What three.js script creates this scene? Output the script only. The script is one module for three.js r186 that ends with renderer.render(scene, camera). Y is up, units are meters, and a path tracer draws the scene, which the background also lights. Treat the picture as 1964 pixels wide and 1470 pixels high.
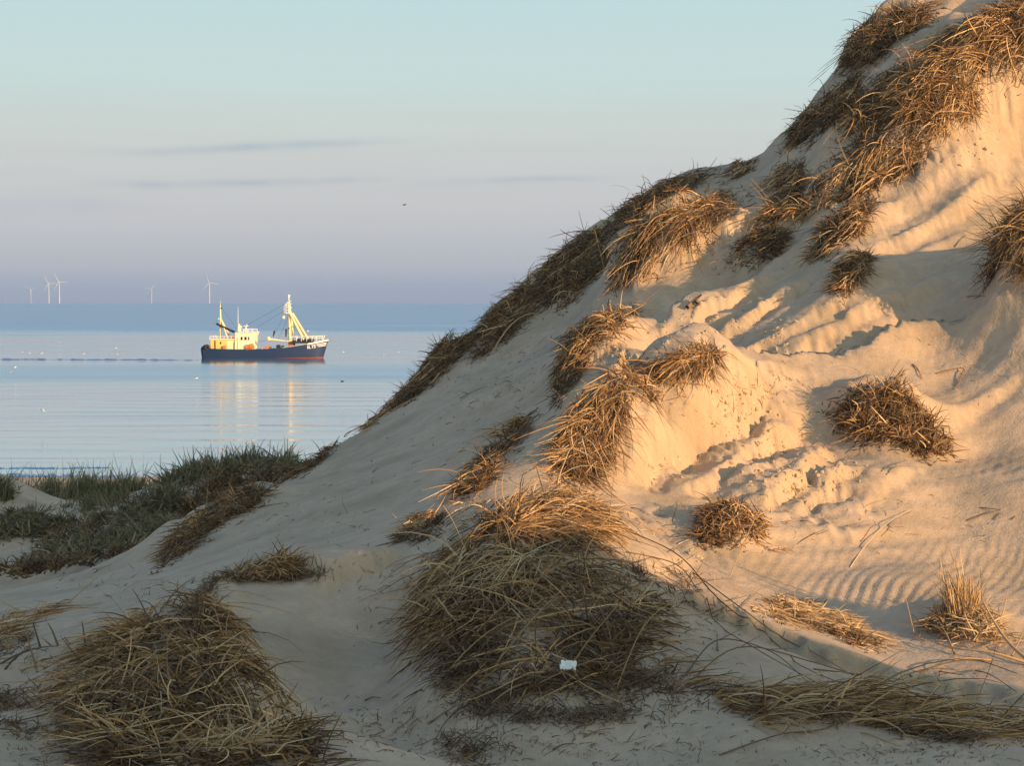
import * as THREE from 'three';
import { mergeGeometries } from 'three/addons/utils/BufferGeometryUtils.js';
import { FontLoader } from 'three/addons/loaders/FontLoader.js';
import { TextGeometry } from 'three/addons/geometries/TextGeometry.js';
import { RoundedBoxGeometry } from 'three/addons/geometries/RoundedBoxGeometry.js';

// ---------- camera, sky, sun, exposure ----------
const EYE = 10.9;                       // metres above the sea
const FOCAL = 3458, PITCH = Math.atan((735 - 575.6) / FOCAL);
const scene = new THREE.Scene();
const camera = new THREE.PerspectiveCamera(24.0, 1024 / 767, 0.1, 60000);
camera.position.set(0, EYE, 0);
camera.rotation.x = -PITCH;
scene.add(camera);

const renderer = new THREE.WebGLRenderer({ antialias: true });
renderer.setSize(1024, 767);
renderer.toneMapping = THREE.LinearToneMapping;
renderer.toneMappingExposure = 1.5;
renderer.shadowMap.enabled = true;

const SUN_AZ = 48 * Math.PI / 180;      // to the right of straight behind the camera
const SUN_EL = 10.6 * Math.PI / 180;
const sunDir = new THREE.Vector3(Math.sin(SUN_AZ) * Math.cos(SUN_EL), Math.sin(SUN_EL), Math.cos(SUN_AZ) * Math.cos(SUN_EL));
const sun = new THREE.DirectionalLight(new THREE.Color().setRGB(1.0, 0.615, 0.305), 4.8);
sun.position.copy(sunDir).multiplyScalar(60).add(new THREE.Vector3(0, EYE, -14));
sun.target.position.set(0, EYE, -14);
sun.castShadow = true;
sun.shadow.radius = 1.0;
sun.shadow.mapSize.set(4096, 4096);
Object.assign(sun.shadow.camera, { left: -40, right: 40, top: 40, bottom: -40, near: 1, far: 160 });
scene.add(sun, sun.target);

// ---------- small helpers ----------
function rng(seed) {
  let a = seed >>> 0;
  return () => { a = (a + 0x6D2B79F5) >>> 0; let t = a; t = Math.imul(t ^ (t >>> 15), t | 1); t ^= t + Math.imul(t ^ (t >>> 7), t | 61); return ((t ^ (t >>> 14)) >>> 0) / 4294967296; };
}
const uni = r => r() * 2 - 1;
function hash2(ix, iy) { let h = Math.imul(ix, 374761393) ^ Math.imul(iy, 668265263); h = Math.imul(h ^ (h >>> 13), 1274126177); return ((h ^ (h >>> 16)) >>> 0) / 4294967296; }
function vnoise(x, y) {
  const ix = Math.floor(x), iy = Math.floor(y); let fx = x - ix, fy = y - iy;
  fx = fx * fx * fx * (fx * (fx * 6 - 15) + 10); fy = fy * fy * fy * (fy * (fy * 6 - 15) + 10);
  const a = hash2(ix, iy), b = hash2(ix + 1, iy), c = hash2(ix, iy + 1), d = hash2(ix + 1, iy + 1);
  return (a + (b - a) * fx + (c - a) * fy + (a - b - c + d) * fx * fy) * 2 - 1;
}
function fbm(x, y, oct = 4, gain = 0.5) { let s = 0, a = 1, n = 0; for (let i = 0; i < oct; i++) { s += a * vnoise(x, y); n += a; a *= gain; const t = x * 1.6 - y * 1.2 + 13.7; y = x * 1.2 + y * 1.6 + 5.1; x = t; } return s / n; }
const smooth = (a, b, x) => { const t = Math.min(1, Math.max(0, (x - a) / (b - a))); return t * t * (3 - 2 * t); };
const lerp = (a, b, t) => a + (b - a) * t;
const V3 = (x, y, z) => new THREE.Vector3(x, y, z);
const s2l = c => { c /= 255; return c <= 0.04045 ? c / 12.92 : ((c + 0.055) / 1.055) ** 2.4; };

const taken = new Map();
function numbered(name) { const n = taken.get(name) || 0; taken.set(name, n + 1); return n ? name + '_' + String(n).padStart(3, '0') : name; }
function shadows(o) { o.traverse(m => { if (m.isMesh) { m.castShadow = true; m.receiveShadow = true; } }); return o; }
function structure(mesh, name) { mesh.name = numbered(name); mesh.userData.kind = 'structure'; scene.add(shadows(mesh)); return mesh; }
function thing(name, label, category, group, pos) { const g = new THREE.Group(); g.name = numbered(name); g.userData = { label, category }; if (group) g.userData.group = group; if (pos) g.position.copy(pos); scene.add(g); return g; }
function part(name, geo, mat, parent, kind) { const m = new THREE.Mesh(geo, mat); m.name = name; m.castShadow = m.receiveShadow = true; if (kind) m.userData.kind = kind; parent.add(m); return m; }

// where a sight line through a point of the frame (1964 x 1470 grid) lies at a forward distance D
const cp = Math.cos(PITCH), sp = Math.sin(PITCH);
function sight(u, v) { const a = (u - 982) / FOCAL, b = -(v - 735) / FOCAL; const fwd = cp + b * sp, up = b * cp - sp; return [a / fwd, up / fwd]; }   // x and y per metre forward
function at(u, v, D) { const [sx, sy] = sight(u, v); return [sx * D, EYE + sy * D, -D]; }

// ---------- sky: evening air opposite a low sun, with a few thin streaks of cloud ----------
{
  const W = 4096, Hh = 2048, data = new Float32Array(W * Hh * 4);
  const stops = [[-90, 158, 168, 186], [0, 160, 168, 184], [1.1, 189, 190, 196], [2.6, 201, 201, 202], [4.2, 206, 208, 206], [5.6, 205, 215, 210], [7.2, 201, 222, 219], [9.5, 194, 220, 223], [14, 168, 202, 222], [22, 138, 175, 208], [35, 116, 153, 197], [60, 105, 140, 187], [90, 102, 136, 182]]
    .map(s => [s[0], s2l(s[1]) / 1.5, s2l(s[2]) / 1.5, s2l(s[3]) / 1.5]);
  const streaks = [  // azimuth centre, elevation, half length, thickness, rise, strength
    [(505 - 982) / FOCAL, 286, 300, 6.5, -0.05, 0.24], [(470 - 982) / FOCAL, 352, 290, 6.5, -0.028, 0.22], [(1000 - 982) / FOCAL, 347, 215, 6, -0.03, 0.17], [(70 - 982) / FOCAL, 402, 260, 14, -0.01, 0.07], [(520 - 982) / FOCAL, 246, 60, 6, -0.06, 0.03], [(60 - 982) / FOCAL, 340, 60, 5, -0.05, 0.05]];
  for (let j = 0; j < Hh; j++) {
    const el = ((j + 0.5) / Hh - 0.5) * 180; let k = 0;
    while (k < stops.length - 2 && el > stops[k + 1][0]) k++;
    const t = smooth(0, 1, (el - stops[k][0]) / (stops[k + 1][0] - stops[k][0])) * 0.4 + Math.min(1, Math.max(0, (el - stops[k][0]) / (stops[k + 1][0] - stops[k][0]))) * 0.6;
    const base = [1, 2, 3].map(c => lerp(stops[k][c], stops[k + 1][c], t));
    for (let i = 0; i < W; i++) {
      const phi = ((i + 0.5) / W - 0.5) * 2 * Math.PI, ce = Math.cos(el * Math.PI / 180);
      const dx = Math.cos(phi) * ce, dy = Math.sin(el * Math.PI / 180), dz = Math.sin(phi) * ce;
      // warm, brighter air towards the sun
      const c = dx * sunDir.x + dy * sunDir.y + dz * sunDir.z, low = Math.exp(-Math.max(el, 0) / 14);
      const glow = el < 0 ? 0 : Math.max(0, c) ** 3 * 1.1 * low + Math.max(0, c + 0.1) ** 1.3 * 2.0;
      let r = base[0] * (1 + glow * 1.3), g = base[1] * (1 + glow * 0.78), b = base[2] * (1 + glow * 0.28);
      if (el > 2 && el < 7 && dz < -0.7) {
        const az = dx / -dz, pv = 575.6 - Math.tan(el * Math.PI / 180) * FOCAL;
        for (const [a0, ev, hl, th, rise, st] of streaks) {
          const q = (az - a0) * FOCAL / hl; if (Math.abs(q) > 1.3) continue;
          const n = fbm(az * 55 + ev, el * 5, 4), n2 = fbm(az * 16 + ev * 3, el * 2.2, 3);
          const w = (pv - ev - rise * q * hl - n2 * 6) / (th * (1 - 0.55 * q * q * (q > 0 ? 1 : 0.4)) );
          const dens = st * Math.exp(-w * w) * smooth(1.25, 0.35, Math.abs(q)) * (0.85 + 0.6 * n);
          r *= 1 - dens; g *= 1 - dens * 0.72; b *= 1 - dens * 0.34;
        }
        const wisp = 1 + 0.022 * fbm(az * 9 + 3, el * 3.1, 4); r *= wisp; g *= wisp; b *= wisp;
      }
      const o = (j * W + i) * 4; data[o] = r; data[o + 1] = g; data[o + 2] = b; data[o + 3] = 1;
    }
  }
  const sky = new THREE.DataTexture(data, W, Hh, THREE.RGBAFormat, THREE.FloatType);
  sky.mapping = THREE.EquirectangularReflectionMapping; sky.magFilter = THREE.LinearFilter; sky.needsUpdate = true;
  scene.background = sky; scene.environment = sky;
}

// ---------- the land: heights fitted through surveyed points (frame u, v and distance) ----------
function thinPlate(points, bend) {
  const n = points.length, N = n + 3, A = [];
  const U = r2 => r2 < 1e-9 ? 0 : 0.5 * r2 * Math.log(r2);
  for (let i = 0; i < n; i++) { const row = new Float64Array(N + 1), p = points[i]; for (let j = 0; j < n; j++) { const q = points[j]; row[j] = U((p[0] - q[0]) ** 2 + (p[2] - q[2]) ** 2) + (i === j ? bend : 0); } row[n] = 1; row[n + 1] = p[0]; row[n + 2] = p[2]; row[N] = p[1]; A.push(row); }
  for (let k = 0; k < 3; k++) { const row = new Float64Array(N + 1); for (let j = 0; j < n; j++) row[j] = k === 0 ? 1 : k === 1 ? points[j][0] : points[j][2]; A.push(row); }
  for (let c = 0; c < N; c++) {
    let m = c; for (let r = c + 1; r < N; r++) if (Math.abs(A[r][c]) > Math.abs(A[m][c])) m = r;
    [A[c], A[m]] = [A[m], A[c]];
    for (let r = c + 1; r < N; r++) { const f = A[r][c] / A[c][c]; if (f) for (let k = c; k <= N; k++) A[r][k] -= f * A[c][k]; }
  }
  const w = new Float64Array(N);
  for (let r = N - 1; r >= 0; r--) { let s = A[r][N]; for (let k = r + 1; k < N; k++) s -= A[r][k] * w[k]; w[r] = s / A[r][r]; }
  return (x, z) => { let s = w[n] + w[n + 1] * x + w[n + 2] * z; for (let j = 0; j < n; j++) { const q = points[j]; s += w[j] * U((x - q[0]) ** 2 + (z - q[2]) ** 2); } return s; };
}
const deep = D => D < 10 ? D : 10 + (D - 10) * 0.76;   // first estimates of distance along the face were too long
const crest = [[560, 918, 21], [640, 864, 22], [740, 800, 22.5], [800, 755, 23], [860, 700, 23.5], [930, 655, 24], [1000, 592, 24.5], [1045, 552, 25], [1120, 485, 25.5], [1200, 425, 26], [1280, 358, 26], [1370, 322, 26], [1450, 303, 26], [1500, 292, 25.5], [1540, 235, 25], [1620, 165, 24.5], [1650, 98, 24.5], [1720, 46, 25], [1800, 14, 25.5], [1870, -8, 25.5], [1964, -60, 25]];
const survey = [
  // the trodden hollow in front
  [-250, 1470, 5.4], [0, 1480, 5.6], [250, 1480, 6.0], [500, 1480, 6.5], [800, 1480, 6.75], [1100, 1480, 6.6], [1400, 1480, 6.4], [1700, 1480, 6.3], [1964, 1480, 6.2], [2250, 1480, 6],
  // hummock under the left tussock
  [120, 1330, 6.9], [250, 1230, 7.3], [370, 1150, 7.7], [300, 1350, 6.6], [480, 1330, 6.7], [560, 1400, 6.3], [420, 1200, 7.4],
  [0, 1340, 7], [0, 1260, 8.6], [0, 1200, 10.5], [100, 1250, 8.8], [200, 1172, 11], [0, 1180, 11.4], [330, 1140, 10.6], [330, 1100, 13], [200, 1140, 13.3], [0, 1165, 13.2],
  [0, 1140, 19], [100, 1130, 19], [200, 1110, 19], [290, 1075, 20],
  // sand face between the tussocks and its rim
  [420, 1108, 9], [480, 1092, 9.1], [600, 1095, 9], [700, 1072, 9.2], [770, 1055, 9.4], [450, 1165, 8.7], [600, 1200, 8.55], [700, 1250, 8.42], [600, 1335, 7.9], [700, 1355, 7.85], [780, 1200, 8.65], [650, 1420, 7.25],
  [600, 1075, 11], [500, 1072, 11.8], [700, 1040, 11.5], [800, 1020, 11],
  // the long shaded slope
  [500, 1020, 14.5], [600, 980, 15], [700, 920, 16.5], [800, 900, 15.5], [800, 980, 13], [900, 880, 14.5], [800, 820, 19], [900, 750, 19.5], [650, 900, 19.5], [480, 960, 18], [400, 1010, 17], [330, 1070, 15.5],
  ...crest,
  // ribs and hollows of the main face
  [1000, 700, 20], [1000, 640, 22], [1050, 750, 17.5], [1050, 830, 15], [1000, 870, 14.2],
  [1200, 612, 18], [1150, 680, 17], [1230, 645, 17.5], [1100, 740, 16.3], [1260, 690, 17.2],
  [1250, 560, 20], [1120, 590, 21.4], [1350, 570, 19.5], [1450, 520, 19.5],
  [1200, 550, 20.5], [1230, 440, 21.2], [1380, 400, 21.5], [1300, 480, 20.5], [1120, 545, 23], [1200, 475, 23.5], [1300, 392, 24], [1400, 350, 24],
  [1090, 900, 12.3], [1100, 820, 13], [1200, 730, 14.2], [1250, 700, 14.6], [1380, 688, 15], [1300, 760, 14.1], [1400, 760, 14.3], [1250, 850, 13.2], [1200, 920, 12.6], [1460, 735, 15],
  [1420, 830, 14.1], [1310, 885, 13.5], [1520, 770, 15], [1450, 900, 13.1],
  [1500, 650, 16.5], [1550, 590, 17.3], [1600, 700, 16], [1700, 640, 16.5], [1700, 560, 17.3], [1800, 600, 17], [1600, 520, 18.5], [1500, 560, 18.3], [1700, 450, 18.8], [1850, 450, 18.6], [1975, 455, 16.2], [1945, 490, 16.3], [1920, 530, 16.4], [1964, 562, 16.1], [2110, 520, 16.2], [2110, 600, 15.9], [1870, 590, 16.7], [1760, 632, 16.8], [1850, 350, 19.6], [1964, 260, 20.4], [1750, 350, 19.8], [1600, 420, 19.8], [1500, 480, 19.5],
  [1500, 380, 20.8], [1650, 330, 20.6], [1800, 260, 20.4], [1900, 180, 20.6], [1964, 100, 20.8], [1600, 250, 21.6], [1700, 180, 21.6], [1800, 110, 21.8], [1900, 40, 22], [1964, 0, 22], [1550, 320, 21.8], [1750, 90, 23], [1850, 30, 23.5],
  [1600, 830, 14.6], [1700, 780, 14.8], [1800, 850, 14.5], [1800, 750, 15.5], [1900, 700, 15.8], [1964, 640, 15.8], [1964, 800, 14.7], [1900, 850, 14.5], [1650, 900, 13.3], [1550, 950, 12.7], [1700, 1000, 12.5], [1850, 1000, 12.7], [1964, 950, 12.9], [1964, 1100, 11.6], [1850, 1100, 11.3], [1700, 1100, 11], [1550, 1080, 11.3], [1400, 1020, 11.6], [1300, 1000, 11.8], [1200, 970, 12], [1400, 1100, 10.8], [1300, 1060, 11],
  [1600, 1180, 10.1], [1700, 1220, 9.6], [1830, 1200, 9.8], [1900, 1250, 9.3], [1964, 1270, 9.1], [1800, 1290, 8.8],
  // rim of the hollow on the right
  [1250, 1112, 8.7], [1400, 1172, 8.6], [1550, 1242, 8.4], [1700, 1292, 8.2], [1850, 1325, 8.1], [1964, 1340, 8], [2150, 1360, 8], [1300, 1250, 7.6], [1450, 1320, 7.2], [1650, 1380, 6.9], [1850, 1400, 6.9], [1964, 1420, 6.8],
  // hummock under the big tussock
  [1000, 972, 9.2], [1120, 968, 9.4], [900, 968, 9.6], [1060, 1012, 8.8], [900, 1050, 8.7], [1000, 1100, 8.3], [1150, 1100, 8.4], [850, 1150, 8.3], [1000, 1200, 7.8], [1150, 1200, 7.8], [850, 1280, 7.6], [1000, 1300, 7.35], [1200, 1320, 7.25], [1000, 1400, 6.95], [1200, 1420, 6.8], [790, 1300, 7.9], [1000, 932, 11.6], [900, 932, 11.8],
  // outside the frame
  [-300, 1260, 8.6], [-300, 1190, 11], [-300, 1150, 19], [2350, 600, 16.2], [2350, 900, 13.6], [2350, 1290, 9], [2350, 100, 20], [2250, -200, 24],
].map(([u, v, D]) => at(u, v, deep(D)));
for (const x of [-3, 0, 3]) survey.push([x, EYE - 1.5, -3]);
for (const [u, v, D] of crest) { const p = at(u, v, deep(D)); survey.push([p[0] - 0.4, p[1] - 1.3, p[2] - 3.2], [p[0] - 1, p[1] - 3.6, p[2] - 8]); }
survey.push([-7, EYE - 3.6, -24], [-8, EYE - 3.9, -30], [-4, EYE - 3.6, -27], [-12, EYE - 3.6, -24]);
const fit = thinPlate(survey, 0.004);

// coarse table of the fit, read back with cubic interpolation
const X0 = -9.2, X1 = 10.2, Z0 = -34, Z1 = -2.6, CS = 0.2;
const CX = Math.ceil((X1 - X0) / CS) + 4, CZ = Math.ceil((Z1 - Z0) / CS) + 4, coarse = new Float32Array(CX * CZ);
for (let j = 0; j < CZ; j++) for (let i = 0; i < CX; i++) coarse[j * CX + i] = fit(X0 + (i - 1) * CS, Z0 + (j - 1) * CS);
function cubic(a, b, c, d, t) { return b + 0.5 * t * (c - a + t * (2 * a - 5 * b + 4 * c - d + t * (3 * (b - c) + d - a))); }
function fitted(x, z) {
  let fx = (x - X0) / CS + 1, fz = (z - Z0) / CS + 1; fx = Math.min(CX - 3, Math.max(1, fx)); fz = Math.min(CZ - 3, Math.max(1, fz));
  const i = Math.floor(fx), j = Math.floor(fz), tx = fx - i, tz = fz - j, r = [];
  for (let k = -1; k < 3; k++) { const o = (j + k) * CX + i; r.push(cubic(coarse[o - 1], coarse[o], coarse[o + 1], coarse[o + 2], tx)); }
  return cubic(r[0], r[1], r[2], r[3], tz);
}
// finding where a sight line meets a height function
function meet(f, u, v, d0, d1, step) {
  const [sx, sy] = sight(u, v); let best = 1e9, bd = d0, prev = d0;
  for (let D = d0; D <= d1; D += step) {
    const gap = EYE + sy * D - f(sx * D, -D);
    if (gap < best) { best = gap; bd = D; }
    if (gap <= 0) { let a = prev, b = D; for (let k = 0; k < 12; k++) { const m = (a + b) / 2; if (EYE + sy * m - f(sx * m, -m) > 0) a = m; else b = m; } return [sx * b, f(sx * b, -b), -b]; }
    prev = D;
  }
  return [sx * bd, f(sx * bd, -bd), -bd, best];
}
// patches where wind has rippled the sand, or where it is broken and crumbly: [x, z, rx, rz, strength]
const spot = (u, v, rx, rz, s) => { const p = meet(fitted, u, v, 5, 30, 0.05); return [p[0], p[2], rx, rz, s]; };
const rippled = [spot(1780, 1120, 1.2, 1.3, 1), spot(1930, 1120, 1, 1.6, 1), spot(1620, 1150, 0.8, 0.9, 0.8), spot(1930, 900, 0.7, 1.0, 0.35), spot(1700, 640, 0.9, 0.9, 0.55), spot(1850, 640, 0.7, 0.8, 0.5), spot(1650, 400, 0.5, 0.8, 0.35)];
const crumbly = [spot(1330, 640, 0.9, 1.6, 0.45), spot(1430, 560, 0.8, 1.4, 0.4), spot(1260, 830, 0.45, 0.8, 0.9), spot(1400, 880, 0.7, 0.8, 1), spot(1540, 890, 0.6, 0.6, 1), spot(1500, 740, 0.4, 0.6, 0.7), spot(1180, 670, 0.4, 0.7, 0.7), spot(1800, 250, 0.9, 0.9, 0.6), spot(1340, 1060, 0.3, 0.4, 0.8), spot(1330, 420, 0.8, 1.2, 0.4), spot(1000, 720, 0.5, 1.2, 0.35)];
const weight = (list, x, z) => { let s = 0; for (const [a, b, rx, rz, k] of list) { const q = ((x - a) / rx) ** 2 + ((z - b) / rz) ** 2; if (q < 6) s = Math.max(s, k * Math.exp(-q)); } return s; };
const prints = [];
{ const r = rng(77); for (const [u, v, n, su, sv] of [[1545, 880, 5, 40, 25], [1480, 760, 4, 60, 40], [1230, 1000, 3, 40, 12], [1600, 1010, 3, 120, 30]]) for (let i = 0; i < n; i++) { const p = meet(fitted, u + uni(r) * su, v + uni(r) * sv, 5, 30, 0.1); prints.push([p[0], p[2], 0.03 + r() * 0.03, r() * 3.1, 0.008 + r() * 0.014]); } }
// ledges and slumps: a line on the face with its upper side raised and its lower side cut back
const ledges = [
  [[[1470, 752], [1430, 790], [1345, 830], [1275, 866], [1215, 922]], 0.2, 0.8, 0.22],
  [[[1250, 770], [1228, 830], [1214, 880], [1204, 922]], 0.05, 0.12, 0.10], [[[1282, 800], [1262, 850], [1252, 880]], 0.035, 0.10, 0.08],
  [[[1985, 165], [1900, 232], [1840, 275], [1740, 328], [1650, 372], [1560, 415]], 0.15, 0.8, 0.35],
  [[[1830, 240], [1815, 262], [1800, 290]], 0.05, 0.1, 0.1],
  [[[1262, 668], [1200, 720], [1130, 762], [1080, 785]], 0.10, 0.5, 0.35],
  [[[1990, 545], [1890, 585], [1760, 630], [1640, 668], [1550, 690], [1450, 700], [1382, 684], [1300, 690], [1215, 712]], -0.12, 0.55, 0.5],
  [[[1620, 428], [1540, 478], [1470, 520], [1350, 588], [1255, 640]], -0.13, 0.7, 0.8],
  [[[1450, 415], [1400, 455], [1300, 508], [1215, 560]], 0.12, 0.7, 0.6],
  [[[1490, 540], [1410, 590], [1330, 636], [1270, 672]], 0.09, 0.3, 0.16], [[[1560, 548], [1470, 600], [1390, 645], [1340, 672]], 0.09, 0.3, 0.16], [[[1640, 570], [1540, 620], [1460, 655], [1410, 678]], 0.05, 0.3, 0.16],
  [[[1985, 320], [1850, 400], [1740, 462], [1640, 512]], 0.06, 0.45, 0.25], [[[1985, 240], [1870, 312], [1760, 380], [1690, 428]], 0.05, 0.4, 0.22], [[[1820, 520], [1700, 572], [1600, 622], [1500, 668]], 0.055, 0.45, 0.25], [[[1960, 730], [1880, 785], [1810, 838]], 0.03, 0.3, 0.1], [[[1780, 900], [1700, 950], [1630, 985]], 0.03, 0.3, 0.12],
  [[[1310, 395], [1180, 490], [1060, 605]], 0.08, 0.4, 0.4],
  [[[1560, 800], [1470, 860], [1390, 905], [1320, 950]], 0.08, 0.35, 0.18], [[[1610, 862], [1530, 925], [1450, 972]], 0.085, 0.4, 0.16], [[[1650, 900], [1580, 950], [1520, 985]], 0.06, 0.3, 0.16],
  [[[1990, 1344], [1850, 1324], [1700, 1292], [1550, 1242], [1400, 1174], [1290, 1128]], 0.06, 0.5, 0.5],
  [[[780, 1056], [700, 1075], [620, 1096], [500, 1092], [420, 1108]], 0.06, 0.4, 0.5],
 [[[1330, 1060], [1300, 1085], [1250, 1090]], 0.03, 0.15, 0.12],
].map(([line, h, up, low]) => { const p = line.map(([u, v]) => { const q = meet(fitted, u, v, 5, 30, 0.05); return [q[0], q[2]]; }); const xs = p.map(q => q[0]), zs = p.map(q => q[1]), m = 3 * Math.max(up, low); return { p, h, up, low, soft: 0.045, box: [Math.min(...xs) - m, Math.max(...xs) + m, Math.min(...zs) - m, Math.max(...zs) + m] }; });
{ // and many small broken steps in the crust
  const r = rng(31), e = (() => { const a = meet(fitted, 1330, 640, 5, 30, 0.05), b = meet(fitted, 1640, 470, 5, 30, 0.05), l = Math.hypot(b[0] - a[0], b[2] - a[2]); return [(b[0] - a[0]) / l, (b[2] - a[2]) / l]; })();
  for (const [u, v, su, sv, n] of [[1400, 610, 110, 60, 16], [1300, 830, 70, 70, 8], [1480, 880, 100, 60, 18], [1420, 800, 60, 40, 8], [1560, 930, 70, 40, 9], [1480, 740, 60, 30, 6], [1180, 690, 50, 50, 6], [1820, 270, 90, 50, 10], [1330, 430, 90, 50, 8], [1000, 720, 60, 80, 6], [1650, 620, 90, 50, 5]])
    for (let k = 0; k < n; k++) {
      const q = meet(fitted, u + (r() + r() - 1) * su * 1.3, v + (r() + r() - 1) * sv * 1.3, 5, 30, 0.06), a = uni(r) * 0.5 + (r() < 0.25 ? 1.2 : 0), dx = e[0] * Math.cos(a) - e[1] * Math.sin(a), dz = e[0] * Math.sin(a) + e[1] * Math.cos(a), l = 0.1 + 0.25 * r(), b = uni(r) * 0.08;
      const p = [[q[0] + dx * l, q[2] + dz * l], [q[0] - dz * b, q[2] + dx * b], [q[0] - dx * l, q[2] - dz * l]], m = 0.45;
      ledges.push({ p, h: (0.01 + 0.02 * r()) * (r() < 0.2 ? -1 : 1), up: 0.12 + 0.12 * r(), low: 0.05 + 0.06 * r(), soft: 0.018, box: [q[0] - l - m, q[0] + l + m, q[2] - l - m, q[2] + l + m] });
    }
}
function ledge(x, z) {
  let s = 0;
  for (const L of ledges) {
    if (x < L.box[0] || x > L.box[1] || z < L.box[2] || z > L.box[3]) continue;
    const wx = x + 0.06 * fbm(x * 3.5, z * 3.5, 3) + 0.025 * vnoise(x * 17, z * 17), wz = z + 0.09 * fbm(x * 3.5 + 50, z * 3.5, 3) + 0.03 * vnoise(x * 17 + 9, z * 17);
    let best = 1e9, side = 0, along = 0, n = L.p.length - 1;
    for (let k = 0; k < n; k++) { const [ax, az] = L.p[k], [bx, bz] = L.p[k + 1], ex = bx - ax, ez = bz - az, l2 = ex * ex + ez * ez, t0 = ((wx - ax) * ex + (wz - az) * ez) / l2, t = Math.min(1, Math.max(0, t0)), dx = wx - ax - ex * t, dz = wz - az - ez * t, d = Math.hypot(dx, dz); if (d < best) { best = d; side = Math.sign(ex * dz - ez * dx); along = (k + t) / n; } }
    const ends = smooth(0, 0.12, along) * smooth(1, 0.88, along) * 0.85 + 0.15 * (along > 0 && along < 1 ? 1 : 0), e = smooth(-L.soft, L.soft, side * best);
    s += L.h * ends * lerp(-Math.exp(-best / L.low), Math.exp(-best / L.up) * 0.75, e);
  }
  return s;
}
// low mounds that the grass has gathered
const mounds = [[840, 700, 0.7, 0.16], [970, 615, 0.7, 0.16], [1090, 530, 0.8, 0.2], [1240, 400, 0.8, 0.12], [1580, 225, 0.8, 0.16], [1690, 75, 0.9, 0.2], [1130, 680, 0.45, 0.16], [1150, 800, 0.45, 0.12], [1250, 455, 0.55, 0.18], [1370, 400, 0.5, 0.12], [1620, 440, 0.4, 0.14], [1632, 530, 0.32, 0.13], [1680, 795, 0.36, 0.17], [1770, 835, 0.3, 0.12], [1395, 1012, 0.2, 0.1], [1450, 480, 0.38, 0.13], [1505, 352, 0.4, 0.14], [1650, 325, 0.6, 0.16], [1720, 195, 0.6, 0.16], [1830, 190, 0.5, 0.12], [1880, 80, 0.9, 0.16], [960, 870, 0.4, 0.08], [1320, 700, 0.35, 0.07], [420, 1000, 0.7, 0.14], [1850, 1190, 0.25, 0.06]].map(([u, v, r, h]) => { const p = meet(fitted, u, v, 5, 30, 0.05); return [p[0], p[2], r, h]; });
const streakDir = (() => { const a = meet(fitted, 1330, 640, 5, 30, 0.05), b = meet(fitted, 1640, 470, 5, 30, 0.05), dx = b[0] - a[0], dz = b[2] - a[2], l = Math.hypot(dx, dz); return [dx / l, dz / l]; })();
const streaked = [spot(1500, 570, 1.5, 2.2, 1), spot(1750, 500, 1.4, 2, 1), spot(1850, 300, 1.2, 2, 0.9), spot(1560, 900, 0.8, 0.9, 0.8), spot(1850, 850, 1, 1.2, 0.35), spot(700, 920, 1.4, 3, 0.35), spot(1400, 850, 0.7, 0.9, 0.8), spot(1480, 930, 0.9, 1.0, 1), spot(1640, 560, 1.2, 1.6, 0.8), spot(1900, 420, 1.6, 2.4, 1), spot(1900, 780, 1.0, 1.4, 0.7)];
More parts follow.
